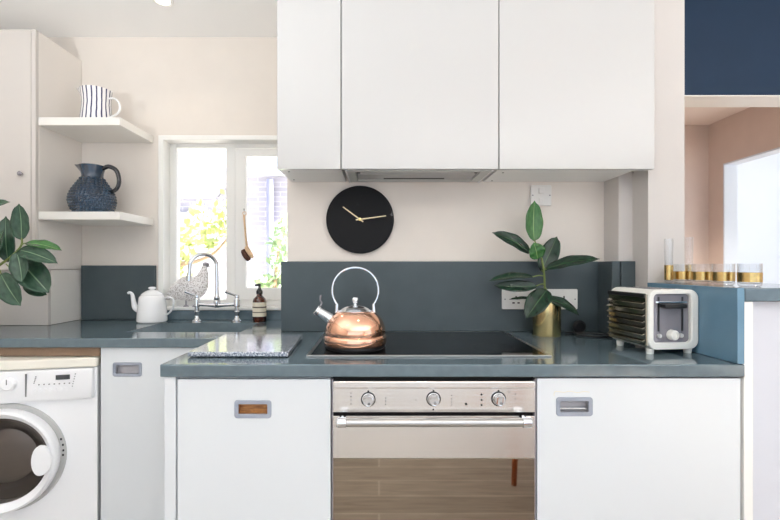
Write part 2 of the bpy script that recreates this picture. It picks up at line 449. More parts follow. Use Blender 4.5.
# bright white room past the hall doorway
sbox('wall_far', M['coolwhite'], 2.93, 4.8, 4.6, 4.7, 0, 2.4)
b = B(); holed(b, 2.118, 4.6, 0, 2.4, 4.7, 4.8, 3.0, 3.8, 1.1, 1.9, 'yz'); struct('wall_far_right', b, M['coolwhite'])  # unseen opening added to light the white room
sbox('ceiling_far', M['ceil'], 2.93, 4.8, 2.118, 4.7, 2.4, 2.43)
b = B(); holed(b, 2.45 - .05, 3.54 + .03, 0, 2.06, 2.826, 2.83, 2.45, 3.54, -.01, 2.03, 'yz')
struct('trim_2', b, M['pink'])

# garden window
YF = 2.43
wn = bpy.data.objects.new('window_1', None); C.objects.link(wn); wn.location = (-.81, YF, .966); wn['kind'] = 'structure'
YF = 2.43
b = B(); holed(b, -1.193, -.428, .952, 1.896, YW - .008, YW + .001, -1.166, -.452, .967, 1.872); obj('architrave', b, M['trim'], wn, .002, world=True)
b = B(); box(b, -1.187, -1.175, YW, YF, .967, 1.889); obj('window_lining', b, M['trim'], wn, world=True)
b = B(); box(b, -1.175, -.44, YW, YF, 1.877, 1.889); obj('window_lining', b, M['trim'], wn, world=True)
b = B(); box(b, -1.187, -.44, YW - .012, YF, .953, .966); struct('trim_3', b, M['trim'], None, .002)   # sill board
def W(px): return (px - CX) / (F / YF)
def WZ(py): return CZ - (py - CY) / (F / YF)
b = B(); x0, x1, xm0, xm1 = -1.187, -.44, W(226), W(235)
grid(b, [x0, W(174.5), xm0, xm1, W(289), x1], [.966, WZ(300), WZ(147.5), 1.889],
     lambda x, z: not (WZ(300) < z < WZ(147.5) and (W(174.5) < x < xm0 or xm1 < x < -.47)), YF, YF + .07, 'xz')
obj('window_frame', b, M['trim'], wn, .003, world=True)
def sash(px0, px1, py0, py1, f, name):
    b = B(); holed(b, px0, px1, py1, py0, YF - .012, YF + .03, px0 + f[0], px1 - f[1], py1 + f[3], py0 - f[2])
    s = obj(name, b, M['trim'], wn, .004, world=True)
    g = B(); box(g, px0 + f[0] - .002, px1 - f[1] + .002, YF + .008, YF + .012, py1 + f[3] - .002, py0 - f[2] + .002)
    obj('pane', g, M['pane'], s, world=True)
sash(xm1 + .004, -.47, WZ(149), WZ(300), (.058, .02, .04, .068), 'casement')
g = B(); box(g, W(174.5), xm0, YF + .03, YF + .034, WZ(300), WZ(147.5)); obj('pane', g, M['pane'], wn, world=True)
b = B(); box(b, W(169) - .003, W(174.5) + .012, YF - .006, YF, .966, 1.885); obj('bead', b, M['trim'], wn, .002, world=True)

# ------------------------------------------------------------------ worktop, splashbacks, sink
ZT, ZB = .90, .863
XE = 1.077
t = thing('worktop', 'slate blue-grey L-shaped kitchen worktop running under the hob, kettle and toaster', 'worktop', (0, 1.6, ZB))
b = B()
grid(b, [XL, -1.11, -.645, -.61, -.412, 1.002, XE], [1.268, 1.698, 1.724, 1.893, 1.922, 2.19, 2.334],
     lambda x, y: ((x < -.412 and y > 1.724) or (x > -.645 and y < 1.922)) and not (-1.11 < x < -.61 and 1.893 < y < 2.19) and not (x > 1.002 and y > 1.698), ZB, ZT)
obj('countertop', b, M['top'], t, .003, world=True)
tag(bx('upstand', M['top'], None, -1.187, -.414, 2.314, 2.334, ZT + .0005, .951, .002, world=False), 'low slate blue-grey upstand along the window sill behind the tap', 'upstand')
bx('shade_strip', M['shade_strip'], t, XL + .01, -1.13, 1.742, 1.765, .8265, ZB - .0005, .001, label='brown strip painted as the shade above the washing machine')  # brown strip stands in for the shade under the worktop
b = B()                                    # integral sink basin
lo = [(-1.098, 1.905), (-.622, 1.905), (-.622, 2.178), (-1.098, 2.178)]; hi = [(-1.11, 1.893), (-.61, 1.893), (-.61, 2.19), (-1.11, 2.19)]
T_ = [b.verts.new((x, y, ZT - .001)) for x, y in hi]; L_ = [b.verts.new((x, y, ZT - .17)) for x, y in lo]
for k in range(4): b.faces.new([T_[k], T_[(k + 1) % 4], L_[(k + 1) % 4], L_[k]])
b.faces.new(L_)
s = obj('sink_basin', b, M['top'], t, world=True, label='sunken slate grey sink basin below the bridge tap')
s.modifiers.new('thick', 'SOLIDIFY').thickness = .004
b = B(); lathe(b, [(0, .0), (.04, .0), (.04, .004), (.03, .006), (0, .004)], (-.86, 2.04, ZT - .168), 24); obj('drain', b, M['chrome'], s, world=True)

ZS = 1.21
o = bx('splashback', M['splash'], None, -.4325, .967, 1.90, 1.9225, ZT + .001, ZS, .002, world=False)
tag(o, 'wide dark slate splashback panel behind the hob and kettle', 'splashback')
t = thing('splashback', 'dark slate splashback pieces wrapping the stepped column behind the toaster', 'splashback', (.98, 1.8, ZT))
bx('side_panel', M['splash'], t, .968, 1.002, 1.79, 1.9225, ZT + .001, ZS, .002)
bx('front_panel', M['splash'], t, 1.003, 1.0605, 1.782, 1.804, ZT + .001, ZS, .002)
o = bx('splashback', M['splash'], None, -1.60, -1.205, 2.314, 2.334, ZT + .001, CZ + .003, .002, world=False)
tag(o, 'small dark slate splashback panel behind the white teapot', 'splashback')

# ------------------------------------------------------------------ base cabinets
def door_with_handle(cab, x0, x1, z0, z1, y, hx0, hx1, hz0, hz1, m, lab, liner):
    th = .018
    f = .012
    b = B(); holed(b, x0, x1, z0, z1, y, y + th, hx0 + f * .6, hx1 - f * .6, hz0 + f * .6, hz1 - f * .6)
    d = obj('door', b, m, cab, .0015, world=True)
    b = B(); frame(b, rrect(hx0, hx1, hz0, hz1, .009), rrect(hx0 + f, hx1 - f, hz0 + f, hz1 - f, .003), y - .003, y + .004)
    obj('handle', b, M['greyplastic'], d, .001, world=True, label=lab)
    b = B(); ix0, ix1, iz0, iz1 = hx0 + f * .8, hx1 - f * .8, hz0 + f * .8, hz1 - f * .8
    v = box(b, ix0, ix1, y + .001, y + .0185, iz0, iz1)
    b.faces.ensure_lookup_table()
    for fc in list(b.faces):
        if all(abs(q.co.y - (y + .001)) < 1e-6 for q in fc.verts): b.faces.remove(fc)
    o = obj('handle_recess', b, liner, d, world=True, smooth=False)
    return d
YC = 1.278
t = thing('base_cabinet', 'white base cabinet under the granite board, left of the oven', 'cabinet', (-.38, YC, 0))
b = B(); box(b, -.60, -.146, YC + .02, 1.88, .1, ZB - .002); obj('carcass', b, M['lowcab'], t, world=True)
bx('end_panel', M['lowcab'], t, -.638, -.604, YC + .002, 1.88, 0, ZB - .002)
bx('plinth', M['gap'], t, -.60, -.146, YC + .06, YC + .075, 0, .1)
door_with_handle(t, -.598, -.1435, .12, CZ - 113.3 * YC / F, YC, (234.5 - CX) * YC / F, (271.5 - CX) * YC / F, CZ - 152 * YC / F, CZ - 134 * YC / F, M['lowcab'], 'grey recessed pull with brown streaked inside', M['brownrecess'])
t = thing('base_cabinet', 'white base cabinet under the toaster, right of the oven', 'cabinet', (.77, YC, 0))
b = B(); box(b, .47, 1.06, YC + .02, 1.69, .1, ZB - .002); obj('carcass', b, M['lowcab'], t, world=True)
bx('plinth', M['gap'], t, .47, 1.06, YC + .06, YC + .075, 0, .1)
d_ = door_with_handle(t, .469, 1.0725, .12, CZ - 112.3 * YC / F, YC, (556 - CX) * YC / F, (592.5 - CX) * YC / F, CZ - 150 * YC / F, CZ - 131 * YC / F, M['lowcab'], 'grey recessed pull', M['recess'])
bx('lip', M['chrome'], d_, (560 - CX) * YC / F, (588 - CX) * YC / F, YC + .004, YC + .012, CZ - 144 * YC / F, CZ - 142.3 * YC / F, .001)
pts = [P(x, y, YC - .0003) for x, y in ((554, 396), (554.5, 392), (558, 391.5), (564, 392.3), (570, 391.2), (577, 392.6), (584, 391.6), (589.5, 392.2))]
b = B(); tube(b, catmull(pts, 4), .0009, 6); obj('scuff_mark', b, M['label'], d_, world=True, label='faint beige glue line above the pull')
YS = 1.742
t = thing('sink_cabinet', 'white cabinet under the sink, beside the washing machine', 'cabinet', (-.88, YS, 0))
bx('carcass', M['lowcab'], t, -1.123, -.66, YS + .02, 2.30, .1, ZB - .19)
bx('side_panel', M['lowcab'], t, -1.1245, -1.108, YS + .02, 2.30, 0, ZB - .002)
door_with_handle(t, -1.125, -.655, .12, ZB - .003, YS, (113 - CX) * YS / F, (142 - CX) * YS / F, CZ - 110.5 * YS / F, CZ - 96.3 * YS / F, M['lowcab'], 'grey recessed pull', M['recess'])

# ------------------------------------------------------------------ wall cabinets and hood
YU, ZU0, ZU1 = 1.657, CZ + 97 * 1.657 / F, 2.40
def U(px): return (px - CX) * YU / F
def wall_cab(x0, x1, label, cx=None, capx=None):
    t = thing('wall_cabinet', label, 'cabinet', ((x0 + x1) / 2, YU, ZU0))
    return t
t = wall_cab(U(277), U(341), 'narrow white gloss wall cabinet nearest the window')
bx('carcass', M['under'], t, U(277) + .001, U(341), YU + .02, YH - .002, ZU0 + .002, ZU1)
bx('door', M['cab'], t, U(277), U(340.6), YU, YU + .019, ZU0, ZU1)
for px, py in ((289, 172), (294, 180)):
    d = (CZ - ZU0) * -1 * F / (266 - py); p = P(px, py, d)
    b = B(); lathe(b, [(0, 0), (.004, 0), (.004, .0015), (0, .0015)], (p.x, p.y, ZU0), 14); obj('screw_cap', b, M['mark'], t, world=True)
t = wall_cab(U(341), U(499), 'wide white gloss wall cabinet over the extractor and clock')
bx('carcass', M['under'], t, U(341.6), U(498.4), YU + .02, YH - .002, ZU0 + .05, ZU1)
bx('door', M['cab'], t, U(341.6), U(498.6), YU, YU + .019, ZU0, ZU1)
t = wall_cab(U(499), U(654.6), 'wide white gloss wall cabinet above the potted plant and toaster')
bx('carcass', M['under'], t, U(499.6), 1.002, YU + .02, YH - .002, ZU0 + .002, ZU1)
bx('end_filler', M['under'], t, 1.0025, U(654), YU + .02, 1.699, ZU0 + .002, ZU1)
bx('door', M['cab'], t, U(499.5), U(654.6), YU, YU + .019, ZU0, ZU1)
for px, py in ((503, 173), (492, 181), (633, 173)):
    d = (ZU0 - CZ) * F / (266 - py); p = P(px, py, d)
    b = B(); lathe(b, [(0, 0), (.004, 0), (.004, .0015), (0, .0015)], (max(p.x, U(499.6) + .012), p.y, ZU0), 14); obj('screw_cap', b, M['mark'], t, world=True)
# extractor
t = thing('extractor_hood', 'pale grey built-in extractor hood under the middle wall cabinet', 'extractor hood', (.16, 1.8, ZU0))
hx0, hx1 = U(343), U(497)
b = B(); holed(b, hx0 + .01, hx1 - .012, YU + .024, YH - .012, ZU0 - .001, ZU0 + .03, hx0 + .045, hx1 - .05, YU + .055, YH - .04, 'xy'); obj('housing', b, M['hoodmetal'], t, .002, world=True)
bx('front_lip', M['hoodmetal'], t, hx0 + .012, hx1 - .014, YU + .022, YU + .03, ZU0 - .004, ZU0 + .012, .001)
bx('filter_grille', M['hoodmetal'], t, hx0 + .04, hx1 - .045, YU + .05, YH - .035, ZU0 + .03, ZU0 + .038, .001)
bx('pull_out_visor', M['lightgrey'], t, hx0 + .05, hx1 - .055, YU + .115, YH - .05, ZU0 + .004, ZU0 + .02, .003)
bx('air_slot', M['gap'], t, .02, .28, YH - .078, YH - .06, ZU0 + .0025, ZU0 + .0045, 0)
bx('bracket', M['gap'], t, hx0 + .05, hx0 + .062, YU + .06, YU + .10, ZU0 + .004, ZU0 + .02, .001)
bx('bracket', M['gap'], t, hx1 - .065, hx1 - .055, YU + .06, YU + .10, ZU0 + .004, ZU0 + .02, .001)
for k in range(4):
    b = B(); lathe(b, [(0, 0), (.005, 0), (.005, .003), (0, .003)], (.375 + k * .02, YU + .10, ZU0 + .012), 12)
    obj('button', b, M['brass'] if k > 1 else M['greyplastic'], t, world=True)
for xx in (U(345.5), U(494)):
    bx('side_rail', M['under'], t, xx - .004, xx + .004, YU + .022, YH - .006, ZU0 - .003, ZU0 + .01, .001)

# ------------------------------------------------------------------ tall cabinet, box, shelves
t = thing('tall_cabinet', 'pale grey wall cupboard with a small steel knob, left of the shelves', 'cupboard', (-1.95, 2.02, 1.172))
bx('carcass', M['talllit'], t, -2.44, -1.61, 2.04, YW - .002, 1.172, 2.30)
bx('door', M['tall'], t, -2.44, -1.632, 2.02, 2.038, 1.172, 2.30)
bx('edge_strip', M['tall'], t, -1.6295, -1.61, 2.02, 2.039, 1.172, 2.30, .001)
p = P(22, 174, 2.02); b = B(); lathe(b, [(0, -.002), (.005, -.002), (.004, .006), (.010, .010), (.011, .016), (.007, .021), (0, .022)], p, 20, 'y'); obj('knob', b, M['chromedark'], t, world=True)
t = thing('boxed_panel', 'pale grey boxed-in block standing on the worktop beside the dark splashback', 'boxing', (-2.0, 2.10, ZT))
bx('front_panel', M['tall'], t, -2.44, -1.612, 2.10, 2.118, ZT + .001, 1.17, .0015)
bx('side_panel', M['shelf'], t, -1.632, -1.612, 2.1185, YW - .003, ZT + .001, 1.17, .0015)
for z, lab in ((1.893, 'upper white floating shelf holding the striped jug'), (1.447, 'lower white floating shelf holding the blue jug')):
    b = B(); extr(b, [(-1.609, 2.035), (-1.222, 2.035), (-1.222, YW - .001), (-1.609, YW - .001)], z - .038, z, 'xy')
    tag(obj('wall_shelf', b, M['shelf'], None, .002), lab, 'shelf', 'floating shelves by the window')

# ------------------------------------------------------------------ washing machine
rz = math.radians(12.5)
t = thing('washing_machine', 'white front-loading washing machine with cream lid under the left worktop', 'washing machine', (-1.116 - .3 * math.cos(rz), 1.73 - .3 * math.sin(rz), 0), rz)
t.location.x -= .014
zc, xc, NA = .446, -.026, 64
b = B()
sq = []
for q in range(NA):
    a_ = 2 * PI * q / NA; cx_, cz_ = math.cos(a_), math.sin(a_); m_ = max(abs(cx_), abs(cz_))
    u_, v_ = cx_ / m_, cz_ / m_
    sq.append((-.295 if u_ < -.999 else .295 if u_ > .999 else xc + u_ * (.295 - xc if u_ > 0 else .295 + xc), .02 if v_ < -.999 else .783 if v_ > .999 else zc + v_ * (.783 - zc if v_ > 0 else zc - .02)))
frame(b, sq, [(xc + .17 * math.cos(2 * PI * q / NA), zc + .17 * math.sin(2 * PI * q / NA)) for q in range(NA)], .012, .03)
v8 = box(b, -.295, .295, .0305, .5, .02, .783)
for fc in list(b.faces):
    if len(fc.verts) == 4 and all(v in v8 for v in fc.verts) and all(abs(v.co.y - .0305) < 1e-6 for v in fc.verts): b.faces.remove(fc)
w_ = obj('body', b, M['appliance'], t, 0, smooth=False)
b = B(); box(b, -.298, .298, .0, .51, .786, .823); obj('lid', b, M['cream'], t, .006, segs=3, label='cream top panel')
b = B(); extr(b, [(-.004, .66), (-.012, .674), (-.006, .782), (.02, .782), (.02, .66)], -.296, .285, 'yz'); cp = obj('control_panel', b, M['appliance'], t, .004)
b = B(); lathe(b, [(0, -.004), (.026, -.004), (.024, .012), (.02, .016), (0, .016)], (.0, -.010, .737), 28, 'y'); k = obj('dial', b, M['appliance'], cp, .001)
b = B(); box(b, -.0015, .0015, -.0275, -.0255, .737, .757); obj('pointer', b, M['mark'], cp)
b = B(); box(b, .158, .206, -.012, -.008, .744, .762); obj('display', b, M['display'], cp)
def dots(pts, name, m, sz=.0028, y=-.0112, par=None):
    for x, z in pts:
        b = B(); box(b, x - sz / 2, x + sz / 2, y - .001, y + .004, z - sz / 2, z + sz / 2); obj(name, b, m, par)
dots([(.10 + i * .0175, .728) for i in range(7)], 'indicator_light', M['mark'], .004, -.0105, cp)
dots([(.083 + .0015 * i, .735 + .006 * i) for i in range(5)], 'print_mark', M['mark'], .003, -.0098, cp)
dots([(.213 + .002 * i, .706 + .0095 * i) for i in range(7)], 'print_mark', M['mark'], .003, -.0098, cp)
for i in range(8):
    b = B(); lathe(b, [(0, -.003), (.0072, -.003), (.0068, .002), (0, .0025)], (.085 + i * .0178, -.0115, .706), 16, 'y'); obj('button', b, M['appliance'], cp)
b = B(); box(b, .0535, .0585, -.0118, -.007, .684, .772); obj('indicator_bar', b, M['mark'], cp)
b = B(); lathe(b, [(.175, -.02), (.209, -.02), (.213, .0), (.209, .008), (.175, .008), (.175, -.02)], (xc, .012, zc), 56, 'y'); obj('door_surround', b, M['lightgrey'], t)
b = B(); lathe(b, [(.163, -.005), (.194, -.005), (.198, .02), (.194, .038), (.186, .044), (.176, .036), (.163, .02), (.163, -.005)], (xc, .0, zc), 56, 'y'); dr = obj('door', b, M['appliance'], t)
b = B(); lathe(b, [(.164, .016), (.153, .016), (.12, .0), (.09, -.06), (.05, -.085), (0, -.09)], (xc, 0, zc), 48, 'y'); obj('porthole', b, M['porthole'], dr)
b = B(); lathe(b, [(0, -.34), (.19, -.34), (.2, -.33), (.2, -.05), (.168, -.03)], (xc, 0, zc), 48, 'y'); dm = obj('drum', b, M['drum'], t)
b = B(); ring(b, (xc - .02, .06, zc), (0, 1, 0), .088, .004, 36, 8); obj('drum_ring', b, M['chrome'], dm)
b = B(); extr(b, [(.147 + xc + .052 * math.cos(a) * (.55 if math.cos(a) < 0 else .8), zc + .057 * math.sin(a)) for a in (2 * PI * k / 28 for k in range(28))], -.052, -.034); obj('door_handle', b, M['appliance'], dr, .003)
for x, z in ((.170, .505), (.1765, .482), (.178, .46), (.177, .442)):
    b = B(); box(b, x - .003, x + .003, .002, .006, z - .004, z + .004); obj('latch_hole', b, M['black'], t)

# ------------------------------------------------------------------ oven
YO = 1.275; so = F / YO
def ox(px): return (px - CX) / so
def oz(py): return CZ - (py - CY) / so
t = thing('oven', 'built-in stainless steel oven with three knobs and mirrored glass door', 'oven', (ox(434), YO, 0))
bx('body', M['dark'], t, ox(331.7), ox(536.2), YO + .022, 1.82, .25, ZB - .004, 0)
bx('plinth', M['gap'], t, ox(331.7), ox(536.2), YO + .06, 1.8, 0, .25, 0)
for a, c in ((331.6, 333.0), (535.0, 536.4)): bx('side_trim', M['chromedark'], t, ox(a), ox(c), YO + .004, YO + .02, .25, oz(379.5), 0)
bx('top_trim', M['steel'], t, ox(333.2), ox(534.8), YO - .008, YO + .02, oz(388), oz(380.5), .004)
cp = bx('control_panel', M['steel'], t, ox(333.2), ox(534.8), YO, YO + .02, oz(412.3), oz(388.3), .001)
for px, py in ((368.3, 399.3), (433.5, 398.8), (498.5, 398.8)):
    b = B(); lathe(b, [(0, 0), (.0185, 0), (.0185, .004), (.0165, .006), (.0155, .02), (.0135, .023), (0, .022)], (ox(px), YO, oz(py)), 32, 'y')
    kn = obj('knob', b, M['chrome'], cp, world=True)
    b = B(); frame(b, [(ox(px) + .0215 * math.cos(a), oz(py) + .0215 * math.sin(a)) for a in (2 * PI * q / 32 for q in range(32))],
                   [(ox(px) + .0185 * math.cos(a), oz(py) + .0185 * math.sin(a)) for a in (2 * PI * q / 32 for q in range(32))], YO - .003, YO + .0005); obj('knob_ring', b, M['black'], cp, world=True)
    b = B(); lathe(b, [(0, 0), (.0045, 0), (.004, .003), (0, .003)], (ox(px) + .002, YO - .0225, oz(py) - .007), 14, 'y'); obj('knob_dimple', b, M['mark'], cp, world=True)
    bx('print_mark', M['black'], cp, ox(px) - .0025, ox(px) + .0025, YO - .0006, YO + .001, oz(py - 8.8), oz(py - 6.9), 0)
for px, py, r in ((466, 404, .0038), (481.5, 394.5, .003), (481.5, 400, .003), (481.5, 405, .003), (433.3, 409.5, .0026)):
    b = B(); lathe(b, [(0, -.0005), (r, -.0005), (r, .001), (0, .001)], (ox(px), YO, oz(py)), 12, 'y'); obj('indicator_light' if r > .0035 else 'print_mark', b, M['black'], cp, world=True)
for px, py in [(351, y) for y in (393, 396.5, 400, 404)] + [(385.5, y) for y in (398, 401, 404.5)] + [(416, y) for y in (400,)] + [(451.5, y) for y in (395.5, 398.7, 402, 405)] + [(509, 392), (515.5, 394), (515.5, 399), (505, 400)]:
    bx('print_mark', M['mark'], cp, ox(px) - .002, ox(px) + .002, YO - .0005, YO + .001, oz(py) - .0012, oz(py) + .0012, 0)
d = bx('door', M['steel'], t, ox(333.2), ox(534.8), YO, YO + .02, oz(458.2), oz(416), .001)
bx('glass_panel', M['ovenglass'], d, ox(333.2), ox(534.8), YO + .0005, YO + .02, .27, oz(458.6), .001)
h0, h1 = P(336, 422.5, YO - .042), P(532.5, 422.5, YO - .042)
b = B(); tube(b, [h0, h1], .0125, 20); hb = obj('handle', b, M['brush'], d, .002, world=True)
for px, sx in ((336, -1), (532.5, 1)):
    q = P(px, 422.5, YO - .042); b = B(); tube(b, [q + Vector((-sx * .03, 0, 0)), q + Vector((-sx * .004, 0, 0))], .0145, 18); obj('handle_collar', b, M['chrome'], d, .002, world=True)
    b = B(); tube(b, [(q.x - sx * .016, YO, q.z), (q.x - sx * .016, YO - .042, q.z)], .0105, 16); obj('handle_bracket', b, M['chrome'], d, .002, world=True)

# ------------------------------------------------------------------ hob
t = thing('induction_hob', 'black glass induction hob with a thin steel frame set into the worktop', 'hob', (.16, 1.62, ZT))
hx0, hx1, hy0, hy1 = -.2325, .5515, 1.374, 1.878
b = B(); holed(b, hx0, hx1, hy0, hy1, ZT + .0005, ZT + .005, hx0 + .012, hx1 - .012, hy0 + .01, hy1 - .01, 'xy'); obj('steel_frame', b, M['brush'], t, .001, world=True)
hg = bx('glass_plate', M['blackglass'], t, hx0 + .012, hx1 - .012, hy0 + .01, hy1 - .01, ZT + .0005, ZT + .0045, 0)
for x, y, r in ((-.082, 1.51, .10), (-.05, 1.75, .08), (.2, 1.73, .09), (.40, 1.52, .075), (.39, 1.75, .10)):
    b = B(); n = 48
    frame(b, [(x + r * math.cos(2 * PI * k / n), y + r * math.sin(2 * PI * k / n)) for k in range(n)],
          [(x + (r - .0018) * math.cos(2 * PI * k / n), y + (r - .0018) * math.sin(2 * PI * k / n)) for k in range(n)], ZT + .004, ZT + .0047, 'xy')
    obj('cooking_ring', b, M['ringprint'], hg, world=True)

# ------------------------------------------------------------------ kettle
t = thing('kettle', 'polished copper stovetop kettle with hoop handle on the black hob', 'kettle', (-.083, 1.512, ZT + .0049))
b = B(); lathe(b, [(0, .0), (.100, .0), (.105, .006), (.105, .014), (0, .014)], seg=56); obj('base', b, M['black'], t, label='black base rim')
prof = [(.100, .013), (.106, .014), (.109, .020), (.110, .038), (.108, .0445), (.1035, .047), (.1035, .049), (.106, .056), (.105, .068), (.101, .082), (.094, .097), (.083, .111), (.071, .122), (.064, .126), (.060, .127), (0, .127)]
b = B(); lathe(b, prof, seg=64); obj('body', b, M['copper'], t, ang=50)
b = B(); lathe(b, [(.060, .126), (.061, .129), (.056, .132), (.05, .137), (.035, .144), (.015, .148), (0, .149)], seg=48); ld = obj('lid', b, M['chrome'], t)
b = B(); lathe(b, [(.006, .147), (.0055, .153), (.009, .157), (.0115, .163), (.0115, .170), (.008, .175), (0, .176)], seg=24); obj('lid_knob', b, M['chrome'], ld)
b = B(); ring(b, (.0, 0, .199), (0, -1, 0), .081, .0036, 48, 10, math.radians(-38), math.radians(218), start=(1, 0, 0))
# orient: the open side of the hoop is at the bottom
for v in b.verts:
    pass
obj('handle', b, M['chrome'], t)
for sx in (-1, 1):
    b = B(); tube(b, [(sx * .066, 0, .117), (sx * .064, 0, .153)], [.007, .005], 12); obj('handle_lug', b, M['chrome'], t, .001)
b = B(); tube(b, [(-.075, -.004, .090), (-.102, -.01, .112), (-.131, -.016, .131)], [.021, .0185, .016], 20); sp_ = obj('spout', b, M['chrome'], t, .002)
b = B(); tube(b, [(-.126, -.015, .127), (-.136, -.0168, .1345)], [.018, .018], 20); obj('whistle_cap', b, M['chrome'], sp_, .002)
b = B(); tube(b, catmull([(-.122, -.015, .142), (-.116, -.014, .156), (-.121, -.015, .166), (-.1195, -.015, .184)]), .0028, 8); obj('whistle_lever', b, M['chromedark'], sp_)

# ------------------------------------------------------------------ granite board
t = thing('chopping_board', 'speckled grey granite chopping board lying at the worktop corner left of the hob', 'chopping board', (-.45, 1.53, ZT))
b = B(); extr(b, [(-.606, 1.362), (-.287, 1.362), (-.303, 1.715), (-.612, 1.715)], ZT + .003, ZT + .0185, 'xy'); obj('slab', b, M['granite'], t, .003, world=True)
for x, y in ((-.58, 1.39), (-.315, 1.39), (-.58, 1.69), (-.325, 1.69)):
    b = B(); lathe(b, [(0, 0), (.008, 0), (.008, .0035), (0, .0035)], (x, y, ZT), 12); obj('foot', b, M['black'], t, world=True)

# ------------------------------------------------------------------ clock
p = P(360, 219.5, 1.90)
t = thing('wall_clock', 'round black marble wall clock with two brass hands, above the kettle', 'clock', (p.x, YH - .001, p.z))
R = 34 * 1.9 / F
b = B(); lathe(b, [(0, 0), (R - .004, 0), (R, .004), (R, .019), (R - .003, .022), (0, .022)], (0, 0, 0), 72, 'y'); obj('face', b, M['marble'], t)
def hand(dx, dz, w, y):
    L = math.hypot(dx, dz); u = Vector((dx / L, 0, dz / L)); n = Vector((-u.z, 0, u.x)) * w
    b = B(); pts = [-u * .018 - n, u * L - n * .8, u * L + n * .8, -u * .018 + n]
    A = [b.verts.new(q + Vector((0, y, 0))) for q in pts]; D = [b.verts.new(q + Vector((0, y - .002, 0))) for q in pts]
    for k in range(4): b.faces.new([A[k], A[(k + 1) % 4], D[(k + 1) % 4], D[k]])
    b.faces.new(A); b.faces.new(D); return b
kpm = 1.9 / F
obj('hour_hand', hand(-17 * kpm, 12.5 * kpm, .0027, -.026), M['palegold'], t); obj('minute_hand', hand(26 * kpm, 3.5 * kpm, .0026, -.030), M['palegold'], t)
b = B(); lathe(b, [(0, .02), (.007, .02), (.007, .034), (0, .035)], (0, 0, 0), 20, 'y'); obj('spindle', b, M['gold'], t)

# ------------------------------------------------------------------ sockets
def plate(name, label, cat, px0, px1, py0, py1, yw):
    d = yw; a, c = P(px0, py1, d), P(px1, py0, d)
    t = thing(name, label, cat, ((a.x + c.x) / 2, yw, (a.z + c.z) / 2)); w, h = (c.x - a.x) / 2, (c.z - a.z) / 2
    b = B(); extr(b, rrect(-w, w, -h, h, .005, 4), -.012, -.0008); obj('plate', b, M['socket'], t, .002)
    return t, w, h
t, w, h = plate('socket_panel', 'white triple power socket plate on the splashback behind the plant', 'socket', 501.5, 576.5, 289, 309, 1.90)
for cx in (-.105, .0, .105):
    for dx, dz, sx, sz in ((0, .012, .003, .006), (-.011, -.012, .005, .003), (.011, -.012, .005, .003)):
        b = B(); box(b, cx + dx - sx, cx + dx + sx, -.0132, -.0115, dz - sz - .004, dz + sz - .004); obj('socket_hole', b, M['dark'], t)
    b = B(); box(b, cx - .005, cx + .005, -.016, -.0118, .024, .036); obj('switch', b, M['socket'], t, .001)
for sx in (-1, 1):
    b = B(); lathe(b, [(0, .0115), (.003, .0115), (.003, .013), (0, .013)], (sx * (w - .012), 0, 0), 12, 'y'); obj('screw', b, M['mark'], t)
t, w, h = plate('switched_spur', 'white switch plate on the wall above the plant, under the cabinet', 'switch', 530, 550.5, 185.5, 206, 1.922)
b = B(); box(b, -.012, .012, -.017, -.0118, .008, .034); obj('rocker', b, M['socket'], t, .002)
b = B(); box(b, -.01, .01, -.0145, -.0118, -.034, -.012); obj('fuse_holder', b, M['socket'], t, .001)
for sx in (-1, 1):
    b = B(); lathe(b, [(0, .0115), (.0028, .0115), (.0028, .013), (0, .013)], (sx * (w - .008), 0, 0), 12, 'y'); obj('screw', b, M['mark'], t)

# ------------------------------------------------------------------ plants
def leaf(parent, base, tip, nrm, w, m, bend=.0, fold=.12, petiole=None):
    base, tip, nrm = Vector(base), Vector(tip), Vector(nrm)
    L = (tip - base).length; u = (tip - base) / L; s = u.cross(nrm).normalized(); n = s.cross(u).normalized()
    if n.dot(nrm) < 0: n = -n
    b = B(); uv = b.loops.layers.uv.new('UVMap'); NT, NU = 18, 8; V = {}
    for i in range(NT + 1):
        t = i / NT
        if t > .93: prof = max(.0, 1 - t) / .07 * .22
        else: prof = min(1, math.sin(PI * (t / .97) ** .88) ** .54) if 0 < t < .97 else 0
        prof = max(prof, .04 if i < NT else .01)
        for j in range(NU + 1):
            q = j / NU * 2 - 1
            p = base + u * (L * t) + s * (q * w / 2 * prof) + n * (bend * L * math.sin(PI * t) + fold * w * abs(q) ** 1.4 * prof + .03 * w * math.sin(t * 17) * abs(q) * prof)
            V[i, j] = b.verts.new(p)
    for i in range(NT):
        for j in range(NU):
            f = b.faces.new([V[i, j], V[i, j + 1], V[i + 1, j + 1], V[i + 1, j]])
            for lp, (a, c) in zip(f.loops, ((i, j), (i, j + 1), (i + 1, j + 1), (i + 1, j))): lp[uv].uv = (c / NU, a / NT)
    o = obj('leaf', b, m, parent, world=True, ang=80)
    sd = o.modifiers.new('thick', 'SOLIDIFY'); sd.thickness = .0012
    if petiole is not None:
        pb = B(); pet = Vector(petiole); mid = (pet + base) / 2 + Vector((0, 0, .004))
        tube(pb, catmull([pet, mid, base + u * .004], 4), [.0024] * 9, 8); obj('petiole', pb, M['stem'], o, world=True)
    return o

